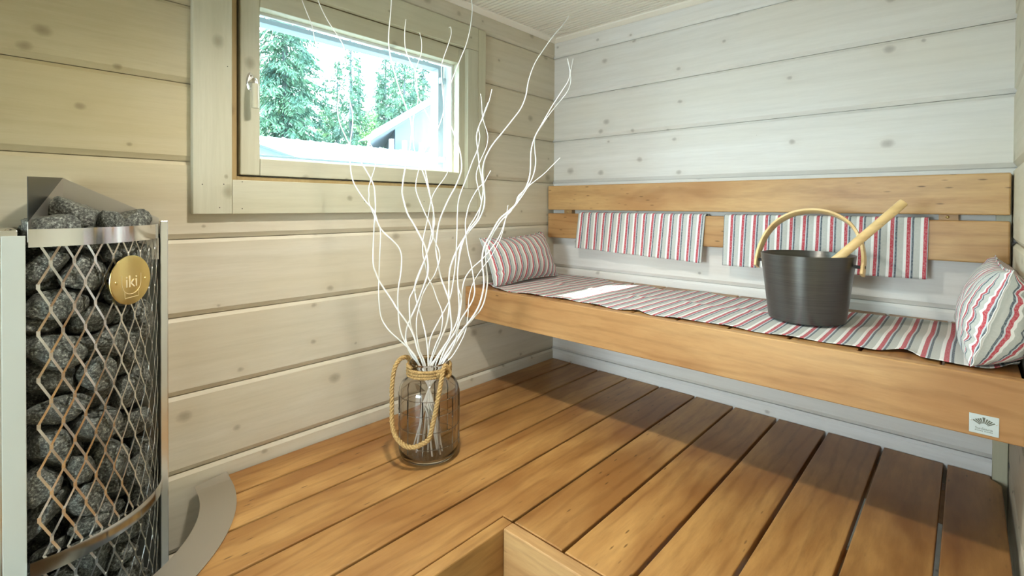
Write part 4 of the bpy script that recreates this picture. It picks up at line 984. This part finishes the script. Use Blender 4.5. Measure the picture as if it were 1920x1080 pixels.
STONES = [
(4,1.076,0.1014,-1.6924,-0.3269,0.004,0.81,0.567,0.148),
(0,1.152,0.0774,-1.794,-0.3169,0.927,-0.083,-0.153,-0.332),
(4,0.807,0.1722,-1.7975,-0.3308,0.76,-0.217,-0.15,0.594),
(0,0.821,0.0489,-1.7012,-0.3018,0.658,0.467,0.471,0.356),
(3,0.807,0.1429,-1.7534,-0.32,0.184,-0.357,0.738,-0.542),
(4,0.751,0.0529,-1.7601,-0.2714,0.528,-0.177,-0.055,-0.829),
(7,1.054,0.1193,-1.7259,-0.2771,0.083,-0.924,-0.338,0.158),
(6,0.729,0.1454,-1.806,-0.2983,0.678,0.097,0.258,-0.682),
(3,0.777,0.0595,-1.634,-0.3137,0.884,0.206,-0.419,-0.025),
(5,1.133,0.0635,-1.6495,-0.254,0.015,0.424,0.83,0.363),
(1,0.87,0.1051,-1.7958,-0.2539,0.69,0.632,0.322,0.144),
(0,0.759,0.1686,-1.7527,-0.2679,0.385,0.574,-0.274,-0.668),
(2,0.747,0.1622,-1.8141,-0.2641,0.064,0.15,-0.087,0.983),
(6,0.771,0.0494,-1.7936,-0.2313,0.506,0.385,0.397,0.662),
(7,1.181,0.1525,-1.7859,-0.207,0.516,0.711,0.456,0.142),
(2,1.021,0.0588,-1.7248,-0.2248,0.294,0.791,-0.439,0.309),
(5,1.053,0.1296,-1.7024,-0.2119,0.322,0.908,-0.095,-0.252),
(4,1.179,0.0818,-1.7961,-0.1648,0.07,-0.031,0.912,-0.403),
(4,1.112,0.0656,-1.6605,-0.1891,0.467,0.289,-0.031,-0.835),
(2,1.138,0.1366,-1.7227,-0.1453,0.115,-0.598,-0.781,-0.14),
(7,0.856,0.0625,-1.7303,-0.1565,0.543,0.77,-0.33,0.055),
(4,1.019,0.1771,-1.7903,-0.1424,0.028,-0.596,-0.016,-0.802),
(3,1.084,0.0676,-1.6727,-0.128,0.618,-0.197,-0.024,0.761),
(2,0.952,0.1482,-1.7416,-0.0882,0.302,0.011,-0.191,0.934),
(5,0.72,0.1301,-1.8109,-0.1092,0.789,-0.603,0.039,-0.112),
(4,0.766,0.1101,-1.7683,-0.1202,0.124,0.026,0.819,0.56),
(5,0.944,0.0533,-1.7929,-0.1052,0.125,0.434,0.801,0.393),
(0,0.903,0.1131,-1.6731,-0.0861,0.546,0.632,-0.183,-0.519),
(3,0.957,0.054,-1.677,-0.0651,0.603,-0.504,0.587,-0.196),
(4,0.958,0.1596,-1.8013,-0.0637,0.864,0.204,0.391,-0.242),
(7,0.838,0.0633,-1.7477,-0.0724,0.631,-0.663,0.393,0.089),
(0,0.838,0.1719,-1.7939,-0.0139,0.328,0.581,-0.505,-0.548),
(1,0.728,0.1031,-1.7962,-0.0742,0.444,0.24,-0.378,-0.776),
(2,0.737,0.058,-1.8066,-0.0507,0.886,-0.229,0.126,0.384),
(6,1.006,0.1041,-1.6933,-0.0374,0.691,0.548,0.165,0.442),
(3,1.151,0.1381,-1.7407,-0.0069,0.103,0.484,-0.109,-0.862),
(7,1.157,0.0691,-1.7874,0.008,0.339,0.774,0.535,-0.015),
(0,0.753,0.0641,-1.6345,-0.0056,0.598,0.407,-0.625,0.294),
(6,1.057,0.0503,-1.7048,0.012,0.707,-0.256,0.533,-0.388),
(4,1.059,0.155,-1.8007,0.0385,0.167,0.056,0.882,0.438),
(6,1.078,0.1135,-1.6738,0.0273,0.29,-0.4,-0.217,0.842),
(7,0.955,0.1471,-1.7261,0.0803,0.247,0.305,0.714,0.58),
(3,0.846,0.0924,-1.8052,0.08,0.662,-0.242,-0.422,-0.57),
(6,0.806,0.0839,-1.6998,0.0488,0.269,-0.436,0.857,0.044),
(3,0.907,0.0542,-1.6333,0.0674,0.405,0.581,0.235,-0.666),
(6,1.047,0.0493,-1.7621,0.0697,0.119,-0.78,-0.062,0.611),
(5,1.121,0.0574,-1.69,0.101,0.559,-0.583,-0.51,0.296),
(4,1.106,0.0901,-1.7494,0.1191,0.934,0.237,0.246,0.105),
(1,0.738,0.1019,-1.7403,0.0518,0.586,-0.077,-0.743,0.315),
(4,1.147,0.1485,-1.802,0.1324,0.045,0.033,0.888,0.456),
(6,1.137,0.0665,-1.7925,0.1661,0.101,0.316,-0.943,0.037),
(0,0.885,0.1757,-1.8093,0.1939,0.414,-0.605,-0.549,-0.4),
(5,0.86,0.1637,-1.7354,0.1347,0.521,0.138,0.681,0.496),
(6,1.158,0.1222,-1.7017,0.179,0.647,0.264,0.713,0.059),
(3,0.804,0.1086,-1.8024,0.1967,0.27,0.18,-0.944,-0.064),
(6,0.801,0.0446,-1.6291,0.1536,0.695,0.344,0.622,0.111),
(7,0.764,0.0932,-1.6469,0.1341,0.654,0.631,0.221,-0.354),
(7,0.867,0.155,-1.7495,0.1939,0.247,-0.467,0.383,0.758),
(1,1.165,0.0615,-1.7078,0.1892,0.178,0.641,0.682,-0.306),
(7,0.979,0.0495,-1.6477,0.2281,0.577,0.285,0.459,0.613),
(7,1.148,0.0536,-1.645,0.3156,0.58,-0.252,0.772,0.071),
(2,0.782,0.0482,-1.7986,0.2264,0.594,-0.447,0.552,-0.378),
(3,0.743,0.1086,-1.7698,0.2317,0.905,0.017,0.192,0.379),
(0,1.15,0.0659,-1.7121,0.2789,0.257,0.082,-0.913,-0.305),
(0,1.057,0.1438,-1.7283,0.2731,0.455,-0.399,0.368,-0.705),
(5,0.857,0.1019,-1.6674,0.3171,0.114,-0.782,0.04,0.611),
(4,1.176,0.1544,-1.8018,0.261,0.792,-0.568,-0.218,0.053),
(2,1.069,0.1091,-1.7386,0.3331,0.384,-0.615,-0.684,0.077),
(1,0.88,0.074,-1.8009,0.2817,0.198,-0.968,-0.098,0.118),
(7,1.185,0.0656,-1.8047,0.3626,0.31,-0.387,-0.429,-0.755),
(3,0.951,0.1643,-1.7787,0.3283,0.562,-0.164,-0.147,0.797),
(3,0.896,0.0639,-1.6689,0.3914,0.375,-0.192,-0.882,0.21),
(2,1.119,0.1299,-1.7949,0.3872,0.906,-0.169,0.205,0.329),
(5,0.949,0.151,-1.7151,0.3819,0.501,0.089,0.685,0.521),
(2,1.11,0.0664,-1.7389,0.4109,0.199,0.466,0.188,0.841),
(7,1.192,0.0658,-1.642,0.4663,0.326,0.524,0.61,-0.497),
(0,1.046,0.1673,-1.7867,0.4491,0.479,0.43,-0.619,-0.45),
(6,0.867,0.1063,-1.6571,0.4155,0.341,-0.635,-0.061,-0.69),
(5,1.05,0.1362,-1.7082,0.4417,0.304,0.66,0.575,0.376),
(6,0.909,0.0501,-1.7675,0.4816,0.768,0.093,0.627,0.091),
(6,0.876,0.1543,-1.8016,0.501,0.288,-0.012,0.152,0.945),
(4,1.103,0.08,-1.7004,0.4956,0.014,-0.564,0.728,0.388),
(6,0.92,0.0482,-1.8003,0.4389,0.197,-0.811,-0.139,0.533),
(2,0.922,0.0986,-1.8033,0.4665,0.566,0.08,-0.601,-0.559),
(5,1.07,0.1299,-1.73,0.5005,0.895,0.164,-0.077,0.407),
(3,1.149,0.0803,-1.7897,0.5349,0.401,-0.055,0.262,-0.876),
(5,1.016,0.1105,-1.6735,0.5475,0.252,0.121,0.561,0.779),
(1,0.895,0.1733,-1.7846,0.5372,0.793,-0.092,0.04,-0.601),
(3,0.914,0.1198,-1.8068,0.579,0.995,0.079,0.042,0.034),
(5,1.174,0.0752,-1.6517,0.6051,0.894,0.287,-0.063,-0.339),
(3,1.161,0.1444,-1.7391,0.5903,0.687,0.657,-0.288,-0.111),
(5,1.173,0.053,-1.7453,0.5828,0.552,0.507,-0.427,-0.506),
(1,0.986,0.1013,-1.78,0.6362,0.808,-0.118,-0.187,0.546),
(1,0.722,0.1791,-1.7999,0.6133,0.67,0.176,-0.336,0.638),
(0,1.186,0.06,-1.6593,0.6766,0.392,0.72,0.293,0.492),
(7,0.964,0.0637,-1.7362,0.6589,0.846,-0.139,-0.202,-0.473),
(0,0.823,0.119,-1.6831,0.6388,0.295,0.759,-0.096,-0.572),
(4,0.787,0.0564,-1.8045,0.6636,0.072,-0.442,0.221,0.867),
(0,1.151,0.1587,-1.7975,0.6797,0.627,0.677,0.224,0.314),
(3,0.757,0.1537,-1.7296,0.6588,0.681,0.685,-0.25,-0.069),
(5,1.092,0.1043,-1.7542,0.7087,0.381,0.444,-0.751,-0.305),
(6,0.72,0.136,-1.694,0.6905,0.8,0.3,0.5,0.2)]
def proj_px(p):
    d = p - CAM; z = d.dot(F); return 960 + FPX * d.dot(R_) / z, PPY - FPX * d.dot(U_) / z
def stone_label(l, k):
    a = math.degrees(math.atan2(l.y - SY, l.x - SX)); h = l.z
    side = 'by the left panel' if a < 14 else 'left of the badge' if a < 30 else 'in line with the badge' if a < 48 else 'right of the badge' if a < 64 else 'by the right post'
    lev = 'on top of the pile' if h > .66 else 'just under the rim' if h > .58 else 'at badge height' if h > .50 else 'below the badge' if h > .40 else 'in the upper middle' if h > .30 else 'in the lower middle' if h > .2 else 'well above the guard band' if h > .13 else 'just above the guard band' if h > .06 else 'behind the guard band' if h > -.01 else 'below the guard band' if h > -.12 else 'near the stove bottom'
    return side, lev
shape_w = ['blocky', 'flattish', 'wedge-shaped', 'rounded', 'long', 'angular', 'chunky', 'slabby']
made = {}
for s in STONES:
    k, sc, x, y, z, qw, qx, qy, qz = s
    o = bpy.data.objects.new('sauna_stone', SM[k]); COL.objects.link(o); o.location = (x, y, z); o.rotation_mode = 'QUATERNION'; o.rotation_quaternion = (qw, qx, qy, qz); o.scale = (sc,) * 3
    l = Vector((x, y, z)); side, lev = stone_label(l, k); size = 'small ' if sc < .86 else 'large ' if sc > 1.06 else ''
    deep = math.hypot(x - SX, y - SY) < .155
    made.setdefault(f"{size}{shape_w[k]} stone {lev}, {side}" + (', deeper in' if deep else ''), []).append(o)
for lab, os_ in made.items():
    os_.sort(key=lambda o: -o.location.z)
    nm = [''] if len(os_) == 1 else ['upper ', 'lower '] if len(os_) == 2 else ['upper ', 'middle ', 'lower ', 'lowest ']
    for o, p_ in zip(os_, nm): tag(o, p_ + lab, 'stone', 'stones filling the stove')
